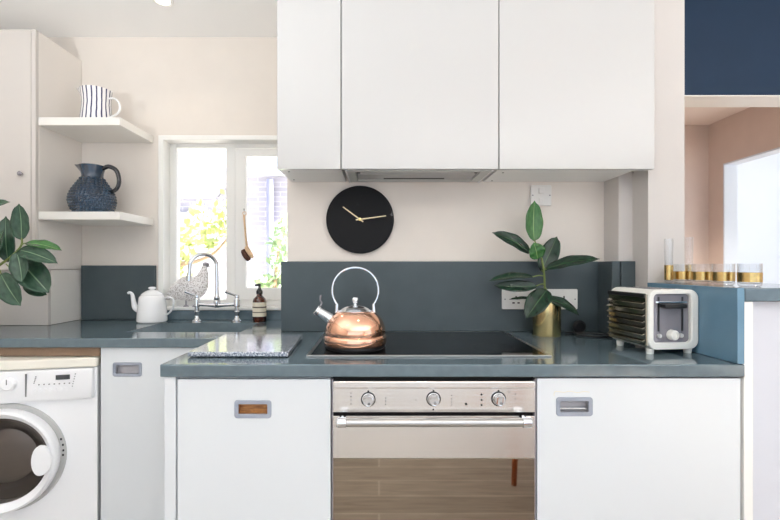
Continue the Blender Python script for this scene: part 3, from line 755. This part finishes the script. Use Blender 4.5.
XP, YP = .705, 1.812
t = thing('rubber_plant', 'small rubber plant with broad dark leaves in a brass pot right of the hob', 'plant', (XP, YP, ZT))
b = B(); lathe(b, [(0, 0), (.055, 0), (.0565, .003), (.0565, .138), (.0545, .139), (.0535, .137), (.0535, .12), (0, .12)], seg=48); obj('pot', b, M['brass'], t, label='brushed brass cylinder pot')
b = B(); lathe(b, [(0, .118), (.03, .1225), (.0535, .121)], seg=24); obj('soil', b, M['soil'], t)
d0 = YP
stem = [Vector((XP, YP, 1.02)), P(545, 290, d0), P(544, 272, d0), P(541, 256, d0), P(537, 246, d0), P(534.3, 240, d0)]
b = B(); sc_ = catmull(stem, 5); tube(b, sc_, [.0052 - .0026 * i / (len(sc_) - 1) for i in range(len(sc_))], 10); obj('stem', b, M['stem'], t, world=True)
def lf(bp, tp, w, m, nrm, bend=0, pet=None, fold=.12, par=None):
    return leaf(par or t, P(*bp), P(*tp), nrm, w * d0 / F, m, bend, fold, P(*pet) if pet else None)
lf((534, 241, d0), (534.5, 200.5, d0 + .005), 18.5, M['leafmid'], (.1, -1, .1), -.05)
lf((530, 253, d0 - .02), (492, 232.5, d0 - .03), 15, M['leaf'], (-.1, -.8, .55), .08, (539, 255, d0))
lf((537.5, 259, d0 - .03), (533.5, 242.5, d0 - .045), 17, M['leafmid'], (0, -1, .25), .06, (541, 256, d0))
lf((541, 271, d0 + .02), (557, 236.5, d0 + .055), 19, M['leaf'], (-.3, -1, -.1), .03, (543, 272, d0))
lf((546, 269, d0 - .01), (600, 259, d0 - .09), 14.5, M['leaf'], (.0, -.72, .75), .06, (544, 272, d0))
lf((533, 277, d0 - .02), (489, 281, d0 - .06), 11, M['leaf'], (0, -.55, .85), .06, (544, 276, d0))
lf((537, 286, d0 - .03), (494, 285.5, d0 - .03), 12, M['leaf'], (0, -.9, .35), -.05, (545, 284, d0))
lf((547, 290, d0 - .03), (526, 318.5, d0 - .095), 21, M['leaf'], (-.35, -.9, .35), .04, (545, 288, d0))
lf((544, 298, d0 - .035), (579, 315.5, d0 - .05), 13, M['leaf'], (.2, -.7, .65), .10, (545, 294, d0))
lf((533, 298, d0 + .0), (509, 299.5, d0 + .02), 5, M['leaf'], (0, -.5, .9), .02, (545, 294, d0))

# the bigger plant whose leaves reach in at the left edge
XQ, YQ = -1.80, 1.88
t2 = thing('rubber_plant', 'rubber plant at the left edge, its broad leaves hanging before the grey cupboard', 'plant', (XQ, YQ, ZT))
b = B(); lathe(b, [(0, 0), (.06, 0), (.075, .13), (.078, .14), (.07, .14), (.066, .12), (0, .12)], seg=40); obj('pot', b, M['stone'], t2)
b = B(); lathe(b, [(0, .118), (.03, .124), (.0665, .121)], seg=24); obj('soil', b, M['soil'], t2)
d0 = 1.86
st = catmull([Vector((XQ, YQ, 1.02)), P(-20, 285, d0), P(-4, 268, d0), P(12, 256, d0), P(21, 246, d0), P(22, 238, d0)], 5)
b = B(); tube(b, st, [.007 - .0035 * i / (len(st) - 1) for i in range(len(st))], 10); obj('stem', b, M['stem'], t2, world=True)
L2 = lambda bp, tp, w, m, nrm, bend=0, pet=None, fold=.12: lf(bp, tp, w, m, nrm, bend, pet, fold, t2)
L2((21.5, 240, d0), (19, 203.5, d0 - .01), 18, M['leafgrey'], (.1, -1, .15), -.04)
L2((26, 243, d0 - .01), (62, 250.5, d0 - .06), 12, M['leafmid'], (.0, -.6, .8), .04, (21, 246, d0))
L2((19, 250, d0 - .03), (58, 263.5, d0 - .08), 17, M['leafgrey'], (.0, -.75, .6), .06, (16, 253, d0))
L2((17, 252, d0 - .04), (22, 282.5, d0 - .08), 17.5, M['leafgrey'], (.1, -1, .3), -.04, (16, 253, d0))
L2((21, 262, d0 + .0), (49, 293, d0 - .02), 27, M['leafgrey'], (.2, -.85, .5), .03, (10, 258, d0))
L2((24, 284, d0 + .02), (47, 295, d0 + .01), 13, M['leafgrey'], (.2, -.9, .1), .0, (6, 264, d0))
L2((1, 274, d0 - .04), (21, 306, d0 - .06), 22, M['leafgrey'], (-.15, -.9, .45), .04, (-2, 267, d0))
L2((8, 262, d0 + .02), (6, 216, d0 + .03), 17, M['leafgrey'], (.35, -1, .0), .05, (8, 259, d0))
L2((-6, 262, d0 - .01), (4, 230, d0 - .03), 20, M['leafgrey'], (-.2, -1, .2), .04, (-2, 266, d0))
L2((-26, 214, d0), (10.5, 202, d0 - .03), 13, M['leafgrey'], (0, -.8, .5), .05)
L2((-10, 272, d0 - .03), (-22, 298, d0 - .05), 20, M['leafgrey'], (.1, -1, .3), .03, (-10, 276, d0))
b = B(); tube(b, catmull([Vector((XQ, YQ, 1.02)), P(-38, 270, d0), P(-34, 235, d0), P(-27, 214, d0)], 5), .0045, 8); obj('stem', b, M['stem'], t2, world=True)

# ------------------------------------------------------------------ toaster
tr = math.radians(6)
t = thing('toaster', 'white and chrome two-slot toaster with ribbed side panel beside the bar', 'toaster', (.956, 1.512, ZT), tr)
W2, L0, L1, H0, H1 = .089, -.10, .10, .016, .212
out = rrect(-W2, W2, H0, H1, .030, 8); inn = rrect(-W2 + .019, W2 - .026, H0 + .022, H1 - .014, .014, 8)
b = B(); frame(b, out, inn, L0, L1); sh = obj('shell', b, M['toasterwhite'], t, .003, segs=2)
b = B(); extr(b, inn, L0 + .012, L1 - .012); ep = obj('end_plate', b, M['chromedark'], t)
b = B(); extr(b, rrect(-W2 - .006, -W2 + .0005, H0 + .012, H1 - .014, .003, 3), L0 + .004, L1 - .004); sp2 = obj('side_panel', b, M['ribsteel'], t, .002, label='ribbed polished side panel')
for k in range(7):
    z = H0 + .034 + k * .0205
    b = B(); extr(b, [(-W2 - .0045, z), (-W2 - .0165, z - .006), (-W2 - .0165, z - .009), (-W2 - .0045, z - .004)], L0 + .008, L1 - .008); obj('rib', b, M['ribsteel'], sp2, .001)
for z in (H1 - .026,):
    b = B(); extr(b, rrect(-W2 - .012, -W2 - .004, z, z + .014, .003, 3), L0 + .006, L1 - .006); obj('rib', b, M['black'], sp2, .001)
for x in (-.045, .040):
    b = B(); box(b, x - .003, x + .003, L0 + .0105, L0 + .013, .075, .188); obj('lever_slot', b, M['black'], ep)
b = B(); box(b, -.042, .036, L0 - .016, L0 + .011, .152, .166); obj('lever', b, M['black'], ep, .003)
b = B(); box(b, -.06, .052, L0 + .004, L0 + .011, .168, .174); obj('lever_bar', b, M['chrome'], ep, .001)
b = B(); lathe(b, [(0, 0), (.017, 0), (.0165, .016), (.014, .019), (.008, .0185), (.007, .0165), (0, .0165)], (.0, L0 + .012, .063), 28, 'y'); obj('dial', b, M['toasterwhite'], ep)
for x in (-.044, .034):
    b = B(); lathe(b, [(0, 0), (.0075, 0), (.007, .006), (0, .0065)], (x, L0 + .012, .06), 20, 'y'); obj('button', b, M['lightgrey'], ep)
for x in (-.03, .022):
    b = B(); box(b, x - .013, x + .013, L0 + .035, L1 - .025, H1 - .0005, H1 + .0012); obj('bread_slot', b, M['chromedark'], sh)
for x in (-.068, .068):
    for y in (L0 + .022, L1 - .03):
        b = B(); lathe(b, [(0, 0), (.011, 0), (.0125, .012), (.0125, .018), (0, .018)], (x, y, .0), 16); obj('foot', b, M['toasterwhite'], t)
# cable and plug
t = thing('power_cord', 'black power cord looped on the worktop behind the toaster', 'cord', (.80, 1.76, ZT))
pts = catmull([P(574, 331, 1.83), P(577, 337, 1.79), P(588, 340.5, 1.755), P(601, 341.3, 1.735), P(612, 339, 1.74)], 6)
for q in pts: q.z = ZT + .005
pts += catmull([pts[-1], Vector((.965, 1.74, ZT + .005)), Vector((.94, 1.80, ZT + .005)), Vector((.86, 1.835, ZT + .005)), Vector((.795, 1.845, ZT + .006))], 6)[1:]
b = B(); tube(b, pts, .0038, 8); obj('cable', b, M['black'], t, world=True)
p = P(579, 323, 1.855); b = B(); lathe(b, [(0, -.012), (.02, -.012), (.027, -.004), (.028, .006), (.02, .014), (0, .016)], (p.x, p.y, ZT + .0285), 24, 'y'); obj('plug', b, M['black'], t, world=True)

# ------------------------------------------------------------------ bar with glasses
ZBAR = 1.125
t = thing('breakfast_bar', 'slate-topped white bar counter at the right edge, holding the gold-banded glasses', 'bar', (1.25, 1.5, 0))
b = B(); grid(b, [1.0775, 1.2065, 1.46], [1.268, 1.698, 2.10], lambda x, y: x > 1.2065 or y < 1.698, ZBAR - .04, ZBAR); obj('bar_top', b, M['top'], t, .003, world=True)
bx('side_panel', M['toplit'], t, 1.056, 1.0772, 1.2695, 1.697, ZT + .001, ZBAR, .0015, label='upright side panel, coloured bluer to carry cool light')
bx('end_post', M['trim'], t, 1.0775, 1.104, 1.272, 1.697, 0, ZBAR - .0405, .001)
bx('front_panel', M['lowwhite'], t, 1.1045, 1.44, 1.30, 1.697, 0, ZBAR - .0405, .001)

def glass_obj(kind, x, y, label, cat, grp, R0, R1, Hh, b0, b1):
    t = thing(kind, label, cat, (x, y, ZBAR + .0006), 0, grp)
    wl = .0016
    def rad(z): return R0 + (R1 - R0) * z / Hh
    prof = [(0, .0), (R0 - .006, .0), (R0 - .001, .003), (R0, .008), (R1, Hh), (R1 - wl, Hh), (R0 - wl, .012), (R0 - .008, .008), (0, .0075)]
    b = B(); lathe(b, prof, seg=40); obj('bowl', b, M['glass'], t)
    b = B(); n = 40
    lathe(b, [(rad(b0) + .0003, b0), (rad(b1) + .0003, b1), (rad(b1) + .0008, b1), (rad(b0) + .0008, b0), (rad(b0) + .0003, b0)], seg=n); obj('gold_band', b, M['gold'], t)
    return t
G = 'gold-banded tumblers on the bar'
for (px, s, lab) in ((683, 262, 'gold-banded tumbler on the bar, nearest the white column'), (702, 277, 'second gold-banded tumbler from the white column'),
                     (723.5, 294, 'third gold-banded tumbler from the white column, beside the front one'), (749.7, 316, 'gold-banded tumbler on the bar, nearest the front at the right end')):
    glass_obj('tumbler', (px - CX) / s, F / s, lab, 'glass', G, .0305, .0315, .072, .014, .044)
G = 'tall gold-based flutes on the bar'
glass_obj('champagne_flute', (668.7 - CX) / 263, F / 263, 'tall slim glass with gold base, left one against the white column', 'glass', G, .0135, .0155, .168, .012, .068)
glass_obj('champagne_flute', (688.7 - CX) / 243, F / 243, 'tall slim glass with gold base, right one against the pink wall', 'glass', G, .014, .016, .183, .012, .070)

# ------------------------------------------------------------------ jugs on the shelves
p = P(96.5, 117, 2.13)
t = thing('jug', 'white ceramic jug with navy stripes on the upper shelf', 'jug', (p.x, 2.13, 1.8935))
k = 2.13 / F
def spoutwarp(z0, amt, wid):
    def w(p):
        f = max(0, (p.z - z0)); a = math.atan2(p.y, p.x); dev = abs(abs(a) - PI)
        g = math.exp(-(dev / wid) ** 2)
        if f > 0: p = Vector((p.x - amt * g * f * 30, p.y, p.z + amt * g * f * 6))
        return p
    return w
kh = k; k = k * .9
b = B(); lathe(b, [(0, 0), (15.2 * k, 0), (16 * k, .004), (14.8 * k, .05), (14 * k, .09), (14.2 * k, .12), (15 * k, .15), (15.4 * k, .163), (14.8 * k, .163), (14.2 * k, .15), (13.2 * k, .12), (13 * k, .09), (14 * k, .02), (0, .012)], seg=56, warp=spoutwarp(.118, .019, .5)); obj('body', b, M['stripes'], t, ang=60)
b = B(); tube(b, catmull([(11.2 * kh, 0, .122), (18 * kh, 0, .124), (23 * kh, 0, .095), (22 * kh, 0, .055), (12.4 * kh, 0, .026)], 6), .0058, 12, flat=(1.3, .8)); obj('handle', b, M['enamel'], t)

p = P(92.5, 211, 2.17); k = 2.17 / F
t = thing('jug', 'deep blue bobbled glass jug with dark handle on the lower shelf', 'jug', (p.x, 2.17, 1.4475))
kh = k; k = k * .84
pr = [(0, 0), (16 * k, 0), (18 * k, .004), (22 * k, .03), (24 * k, .065), (23.6 * k, .09), (21 * k, .12), (16.5 * k, .15), (12.6 * k, .175), (11.2 * k, .195), (11.8 * k, .215), (13.2 * k, .238), (13.6 * k, .246), (12.8 * k, .246), (11 * k, .225), (10 * k, .195), (0, .18)]
b = B(); lathe(b, pr, seg=56, warp=spoutwarp(.205, .027, .42))
def prr(z):
    for (r0, z0), (r1, z1) in zip(pr[2:13], pr[3:13]):
        if z0 <= z <= z1: return r0 + (r1 - r0) * (z - z0) / (z1 - z0)
    return .05
for row in range(13):
    z = .012 + row * .0138; r = prr(z); n = max(12, int(2 * PI * r / .0165))
    dz = (prr(z + .003) - prr(z - .003)) / .006
    for q in range(n):
        a = 2 * PI * (q + .5 * (row % 2)) / n; nv = Vector((math.cos(a), math.sin(a), -dz)).normalized()
        c = Vector((r * math.cos(a), r * math.sin(a), z)); tx = nv.orthogonal().normalized(); ty = nv.cross(tx)
        tp = b.verts.new(c + nv * .0062)
        lo = [b.verts.new(c + (tx * math.cos(g) + ty * math.sin(g)) * .0082 - nv * .002) for g in (2 * PI * h / 7 for h in range(7))]
        mi = [b.verts.new(c + (tx * math.cos(g) + ty * math.sin(g)) * .0050 + nv * .0045) for g in (2 * PI * h / 7 for h in range(7))]
        for h in range(7):
            b.faces.new([lo[h], lo[(h + 1) % 7], mi[(h + 1) % 7], mi[h]]); b.faces.new([mi[h], mi[(h + 1) % 7], tp])
        b.faces.new(lo[::-1])
obj('body', b, M['bluejug'], t, ang=70)
b = B(); tube(b, catmull([(10.2 * kh, 0, .232), (16.5 * kh, 0, .243), (24 * kh, 0, .222), (26.6 * kh, 0, .17), (24 * kh, 0, .13), (17.4 * kh, 0, .112)], 6), lerps([.011, .011, .0105, .010, .0095, .0085]), 14); obj('handle', b, M['bluehandle'], t, label='near-black glass handle')

# ------------------------------------------------------------------ teapot
p = P(152.5, 320, 2.235)
t = thing('teapot', 'white enamel teapot with curved spout on the worktop left of the sink', 'teapot', (p.x, 2.232, ZT + .0005)); k = 2.235 / F
k = k * .93
b = B(); lathe(b, [(0, 0), (13.5 * k, 0), (15 * k, .006), (15.2 * k, .012), (14.6 * k, .05), (13.6 * k, .1), (12.8 * k, .128), (11.5 * k, .137), (10.5 * k, .139), (0, .139)], seg=48); obj('body', b, M['enamel'], t)
b = B(); lathe(b, [(10.9 * k, .138), (11 * k, .142), (9.5 * k, .15), (6 * k, .161), (3 * k, .166), (0, .167)], seg=40); ld = obj('lid', b, M['enamel'], t)
b = B(); lathe(b, [(2.2 * k, .165), (2.4 * k, .168), (3.8 * k, .172), (3.9 * k, .178), (2.5 * k, .182), (0, .183)], seg=24); obj('lid_knob', b, M['enamel'], ld)
sc2 = catmull([(-13.4 * k, -.004, .06), (-17.5 * k, -.006, .075), (-19.3 * k, -.007, .11), (-20.5 * k, -.008, .142), (-23 * k, -.009, .152), (-25 * k, -.01, .149)], 6)
b = B(); tube(b, sc2, lerps([.016, .0145, .011, .0085, .0075, .0065]), 16); obj('spout', b, M['enamel'], t)
b = B(); tube(b, catmull([(13 * k, 0, .124), (18 * k, 0, .128), (22.5 * k, 0, .116), (22.5 * k, 0, .08), (19 * k, 0, .05), (14.6 * k, 0, .035)], 6), .006, 12, flat=(1.4, .8)); obj('handle', b, M['enamel'], t)

# ------------------------------------------------------------------ bridge tap
YT = 2.262; k = YT / F
t = thing('kitchen_tap', 'chrome bridge tap with swan-neck spout and two lever handles behind the sink', 'tap', ((217 - CX) * k, YT, ZT))
for sx, nm in ((-1, 'cold'), (1, 'hot')):
    x = sx * 20.0 * k
    b = B(); lathe(b, [(0, 0), (.026, 0), (.026, .004), (.017, .010), (.012, .020), (.011, .04), (.014, .045), (.014, .052), (.011, .056), (.0115, .075), (.016, .080), (.0165, .112), (.013, .117), (.012, .124), (.014, .127), (.013, .136), (0, .139)], (x, 0, 0), 28)
    pl = obj('pillar', b, M['chrome'], t)
    b = B(); tube(b, [(x, 0, .133), (x - .022, -.012, .142), (x - .052, -.03, .158)], [.006, .0055, .0075], 12); obj('lever', b, M['chrome'], pl)
b = B(); tube(b, [(-20 * k, 0, .090), (-10 * k, 0, .086), (0, 0, .084), (10 * k, 0, .086), (20 * k, 0, .090)], [.0105, .0095, .0125, .0095, .0105], 18); obj('bridge', b, M['chrome'], t)
b = B(); lathe(b, [(0, .07), (.012, .072), (.0145, .082), (.0145, .094), (.019, .099), (.019, .108), (.0145, .113), (.017, .118), (.0165, .128), (.0115, .134), (.0105, .145), (0, .145)], (0, 0, 0), 26); obj('spout_collar', b, M['chrome'], t)
arc = [(0, 0, .14), (0, 0, .20), (-.001, -.001, .262)] + [(-.051 * (1 - math.cos(a)) - .001, -.045 * (1 - math.cos(a)) - .001, .285 + .066 * math.sin(a)) for a in (PI * q / 10 for q in range(0, 11))] + [(-.1045, -.092, .255), (-.106, -.093, .235)]
b = B(); c_ = catmull(arc, 4); tube(b, c_, .0098, 16); sp3 = obj('spout', b, M['chrome'], t)
b = B(); tube(b, [(-.106, -.093, .240), (-.1065, -.0935, .214)], .0125, 16); obj('nozzle', b, M['chrome'], sp3, .001)

# soap bottle
p = P(259.5, 320, 2.268); k = 2.268 / F
t = thing('soap_bottle', 'amber pump soap bottle with cream label beside the tap', 'soap bottle', (p.x, 2.268, ZT + .0005))
b = B(); lathe(b, [(0, 0), (.032, 0), (.0345, .004), (.0345, .105), (.031, .117), (.021, .128), (.0145, .133), (.0135, .142), (0, .142)], seg=40); obj('bottle', b, M['amber'], t)
b = B(); lathe(b, [(.0347, .026), (.0353, .026), (.0353, .100), (.0347, .100), (.0347, .026)], seg=40); lb = obj('label', b, M['label'], t)
for z0, z1 in ((.046, .0505), (.071, .0775)):
    b = B(); lathe(b, [(.0352, z0), (.0357, z0), (.0357, z1), (.0352, z1), (.0352, z0)], seg=40); obj('label_band', b, M['labelband'], lb)
b = B(); lathe(b, [(0, .141), (.015, .141), (.0165, .146), (.0165, .158), (.013, .162), (.009, .170), (.0065, .178), (.0065, .187), (0, .187)], seg=24); pm = obj('pump', b, M['black'], t)
b = B(); tube(b, [(.006, 0, .190), (-.006, -.004, .191), (-.022, -.010, .188)], [.008, .0075, .0045], 10); obj('pump_head', b, M['black'], pm, .001)

# dish brush
ys = YF - .024
t = thing('dish_brush', 'wooden dish brush with dark bristles hanging on the casement', 'brush', P(246, 214, ys))
pts = [P(243.8, 215, ys), P(245, 228, ys), P(246, 240, ys), P(248, 250, ys)]
b = B(); tube(b, catmull(pts, 5), lerps([.0055, .0055, .006, .007], 5), 12); obj('handle', b, M['palewood'], t, world=True)
a = P(246.0, 247, ys); c = P(252.3, 257.5, ys)
b = B(); ax = (c - a); tube(b, [a + ax * q for q in (-.05, .05, .3, .7, .95, 1.05)], [.009, .018, .023, .023, .018, .008], 20, flat=(.8, .55)); hd = obj('brush_head', b, M['palewood'], t, world=True)
off = P(245.5, 259, ys) - P(247.8, 257, ys)
b = B(); tube(b, [a + off * 1.4 + ax * q for q in (.0, .1, .35, .65, .9, 1.0)], [.014, .021, .026, .026, .021, .013], 20, flat=(.75, .7)); obj('bristles', b, M['bristle'], t, world=True)
b = B(); ring(b, P(244.5, 213.5, ys + .004), (0, 1, .2), .010, .0018, 20, 6); obj('hanging_loop', b, M['palewood'], t, world=True)
b = B(); q = P(244.5, 211, ys); tube(b, [(q.x, YF - .0125, q.z), (q.x, YF - .032, q.z + .003), (q.x, YF - .034, q.z + .012)], .003, 8); tag(obj('wall_hook', b, M['chrome']), 'small metal hook on the casement carrying the dish brush', 'hook')

# guinea fowl figure
yb = 2.382; k = yb / F
t = thing('bird_figurine', 'speckled grey guinea fowl figurine on the window sill behind the tap', 'figurine', (P(190, 300, yb).x, yb, .9665))
pth = [P(164.5, 299, yb), P(170, 296, yb), P(178, 291.5, yb), P(186, 289, yb), P(193, 287.5, yb), P(198.5, 284.5, yb), P(202.4, 278, yb), P(204.0, 271.5, yb), P(204.6, 267.5, yb), P(206.0, 265.3, yb), P(207.4, 265.6, yb)]
rd = [1.2, 4.2, 9.6, 13.0, 13.4, 10.8, 6.6, 4.0, 2.6, 2.7, 1.6]
b = B(); tube(b, catmull(pth, 5), [r * k for r in lerps(rd, 5)], 24, flat=(.62, 1)); obj('body', b, M['speckle'], t, world=True, ang=80)
b = B(); lathe(b, [(0, -.006), (.015, -.004), (.018, .004), (.012, .012), (0, .015)], P(206.0, 265.0, yb), 16); obj('head', b, M['birdhead'], t, world=True)
b = B(); tube(b, [P(207.3, 265.5, yb), P(210.2, 267.3, yb)], [.009, .001], 10); obj('beak', b, M['mark'], t, world=True)
b = B(); tube(b, [P(205.4, 264, yb), P(204.8, 261.2, yb)], [.006, .001], 8); obj('crest', b, M['birdhead'], t, world=True)
for px in (187, 196):
    q = P(px, 300, yb); b = B(); tube(b, [(q.x, yb - .01, q.z + .02), (q.x, yb - .01, .970)], .005, 8); lathe(b, [(0, -.004), (.016, -.004), (.010, .003), (0, .004)], (q.x, yb - .012, .971), 10); obj('foot', b, M['birdhead'], t, world=True)

# ------------------------------------------------------------------ ceiling lights
def downlight(x, y, label, en=3, z=ZC):
    t = thing('downlight', label, 'ceiling light', (x, y, z), 0, 'recessed ceiling lights, seen and added unseen')
    b = B(); lathe(b, [(.03, -.001), (.046, -.001), (.046, -.006), (.040, -.009), (.031, -.006), (.03, -.001)], seg=32); obj('rim', b, M['trim'], t)
    b = B(); lathe(b, [(0, -.002), (.030, -.002), (.030, -.004), (0, -.005)], seg=24); obj('bulb', b, M['warmemit'], t)
    l = bpy.data.lights.new('downlight_glow', 'SPOT'); l.energy = en; l.color = (1, .88, .72); l.spot_size = math.radians(110); l.spot_blend = .6; l.shadow_soft_size = .03
    o = bpy.data.objects.new('downlight_glow', l); C.objects.link(o); o.parent = t; o.location = (0, 0, -.012)
downlight(-1.008, 2.01, 'recessed warm ceiling light over the sink, at the top edge')
for i, (x, y) in enumerate(((.2, .9), (-1.0, .2), (1.3, .2), (-.2, -1.2), (1.8, -1.4))):
    downlight(x, y, ['added unseen ceiling light before the wall cabinets', 'added unseen ceiling light left of the camera', 'added unseen ceiling light over the table', 'added unseen ceiling light behind the camera', 'added unseen ceiling light near the rear wall'][i])  # unseen lights added only to light the room

downlight(2.0, 2.75, 'added unseen ceiling light brightening the pink hall', 140, 2.4)  # added out of view to brighten the hall

for x, y, UP, lab in ((-1.35, .3, 29, 'added unseen uplighter brightening the ceiling, left of the camera'), (.3, -1.5, 56, 'added unseen uplighter brightening the ceiling, behind the camera'), (2.1, -.7, 45, 'added unseen uplighter brightening the ceiling, right of the table')):
    t = thing('added_uplighter', lab, 'lamp', (x, y, 0), 0, 'added unseen uplighters')  # unseen uplighters added to brighten the ceiling
    b = B(); lathe(b, [(0, 0), (.14, 0), (.14, .015), (.02, .03), (0, .03)], seg=28); obj('base', b, M['brush'], t)
    b = B(); tube(b, [(0, 0, .025), (0, 0, 1.5)], .012, 12); obj('pole', b, M['brush'], t)
    b = B(); lathe(b, [(.02, 1.49), (.05, 1.5), (.15, 1.58), (.148, 1.582), (.05, 1.505), (.02, 1.495), (.02, 1.49)], seg=32); obj('added_uplighter_shade', b, M['trim'], t)
    b = B(); lathe(b, [(0, 1.505), (.03, 1.51), (.03, 1.53), (0, 1.545)], seg=20); obj('bulb', b, M['warmemit'], t)
    l = bpy.data.lights.new('uplight', 'AREA'); l.shape = 'DISK'; l.size = .2; l.energy = UP; l.color = (.98, 1, 1.02)
    o = bpy.data.objects.new('uplight', l); C.objects.link(o); o.parent = t; o.location = (0, 0, 1.585); o.rotation_euler = (PI, 0, 0)

# ------------------------------------------------------------------ table behind, mirrored in the oven
t = thing('dining_table', 'wooden table whose slender leg mirrors in the oven glass', 'table', (1.0, -.2, 0))
b = B(); box(b, .66, 1.36, -.62, .26, .72, .75); obj('tabletop', b, M['orangewood'], t, .004, world=True)
for x, y, dx, dy in ((.733, .208, -.03, .0), (1.3, .21, .02, 0), (.733, -.57, -.03, 0), (1.3, -.57, .02, 0)):
    b = B(); tube(b, [(x, y, 0), (x - dx, y, .72)], [.014, .022], 14); obj('leg', b, M['orangewood'], t, world=True)

# ------------------------------------------------------------------ garden beyond the window
sbox('ground', M['paving'], -9, 4, 2.6, 12, -.4, -.3)
def G(px, py, d): return P(px, py, d)
t = thing('brick_building', 'pale brick house seen through the window, with slate roof edge and downpipe', 'building', (-2.2, 6.6, -.3))
b = B(); extr(b, [(-4.6, -.3), (.6, -.3), (.6, 2.55), (-2.25, 2.55), (-2.45, 2.25), (-4.6, 2.25)], 6.6, 7.4); obj('wall', b, M['brick'], t, world=True, smooth=False)
b = B(); extr(b, [(-4.7, 2.20), (-2.5, 2.22), (-2.2, 2.55), (.7, 2.58), (.7, 2.72), (-2.3, 2.68), (-2.6, 2.36), (-4.7, 2.32)], 6.5, 7.5); obj('roof_edge', b, M['slate'], t, world=True, smooth=False)
b = B(); q = G(270.5, 260, 6.55); tube(b, [(q.x, 6.53, -.3), (q.x, 6.53, 2.5)], .055, 12); obj('downpipe', b, M['pipe'], t, world=True)
b = B(); box(b, -4.5, -2.6, 6.52, 6.6, 1.92, 2.0); obj('ledge', b, M['brick'], t, world=True)
def foliage(name, label, cat, trunk, cl, m, n, lw):
    t = thing(name, label, cat, trunk[0])
    b = B(); tube(b, catmull(trunk, 5), lerps([.035 - .025 * i / (len(trunk) - 1) for i in range(len(trunk))], 5), 8); obj('branch', b, M['bark'], t, world=True)
    b = B()
    for _ in range(n):
        c, r = random.choice(cl); d = Vector((random.gauss(0, 1), random.gauss(0, 1), random.gauss(0, 1))).normalized() * r * random.random() ** .5
        p = Vector(c) + d; u = Vector((random.gauss(0, 1), random.gauss(0, 1), random.gauss(0, 1))).normalized(); s = u.orthogonal().normalized(); ll = lw * random.uniform(.7, 1.3)
        b.faces.new([b.verts.new(p), b.verts.new(p + u * ll * .5 + s * ll * .28), b.verts.new(p + u * ll), b.verts.new(p + u * ll * .5 - s * ll * .28)])
    obj('leaves', b, m, t, world=True, smooth=False, kind='stuff')
D = 4.4
foliage('tree', 'yellow-green leafy tree outside the left window pane', 'tree',
        [Vector((-2.35, 4.5, -.3)), G(168, 300, D), G(176, 268, D), G(195, 262, D), G(213, 254, D), G(228, 238, D)],
        [(G(178, 272, D), .13), (G(182, 250, D), .16), (G(192, 238, D), .2), (G(206, 228, D), .17), (G(202, 213, D), .1), (G(215, 240, D), .14), (G(224, 205, D), .12), (G(180, 285, D), .12), (G(222, 222, D), .1)], M['treeleaf'], 300, .1)
foliage('shrub', 'green shrub outside the right window pane', 'shrub',
        [Vector((-1.1, 4.4, -.3)), G(274, 300, D), G(276, 275, D), G(279, 245, D)],
        [(G(274, 282, D), .12), (G(282, 262, D), .13), (G(280, 242, D), .12), (G(268, 286, D), .1), (G(284, 225, D), .08)], M['shrubleaf'], 260, .085)

# ------------------------------------------------------------------ light
w = bpy.data.worlds.new('sky'); bpy.context.scene.world = w; w.use_nodes = True
bg = w.node_tree.nodes['Background']; bg.inputs['Color'].default_value = (.86, .96, 1.10, 1); bg.inputs['Strength'].default_value = 1.5
def portal(name, loc, rot, sx, sy):
    l = bpy.data.lights.new(name, 'AREA'); l.shape = 'RECTANGLE'; l.size = sx; l.size_y = sy; l.cycles.is_portal = True
    o = bpy.data.objects.new(name, l); C.objects.link(o); o.location = loc; o.rotation_euler = rot
portal('unseen_rear_opening', (.3, YR - .12, 1.15), (PI / 2, 0, 0), 4.8, 2.3)
portal('added_side_opening', (XR + .12, -1.4, 1.28), (0, PI / 2, 0), 2.05, 2.4)
portal('garden_window_daylight', (-.81, YF + .1, 1.43), (-PI / 2, 0, 0), .75, .93)
portal('added_far_room_opening', (4.82, 3.45, 1.3), (0, PI / 2, 0), 1.4, 1.1)
sl = bpy.data.lights.new('sun', 'SUN'); sl.energy = 26; sl.angle = math.radians(.6); sl.color = (1, .96, .9)
so_ = bpy.data.objects.new('sun', sl); C.objects.link(so_); so_.rotation_euler = Vector((-.5, .1, -.86)).to_track_quat('-Z', 'Y').to_euler()

# ------------------------------------------------------------------ camera
sc = bpy.context.scene
cam = bpy.data.cameras.new('camera'); cam.sensor_width = 36; cam.sensor_fit = 'HORIZONTAL'; cam.lens = F / 780 * 36
cam.shift_x = (390 - CX) / 780; cam.shift_y = (CY - 260) / 780; cam.clip_start = .02
co = bpy.data.objects.new('camera', cam); C.objects.link(co); co.location = (0, 0, CZ); co.rotation_euler = (PI / 2, 0, 0); sc.camera = co
vs = sc.view_settings; vs.view_transform = 'Standard'; vs.look = 'None'; vs.exposure = 0.02; vs.gamma = 1; vs.use_curve_mapping = False
sc.cycles.use_denoising = True
sc.cycles.max_bounces = 10; sc.cycles.diffuse_bounces = 5; sc.cycles.glossy_bounces = 5; sc.cycles.transmission_bounces = 8; sc.cycles.transparent_max_bounces = 64
sc.cycles.sample_clamp_indirect = 6.0
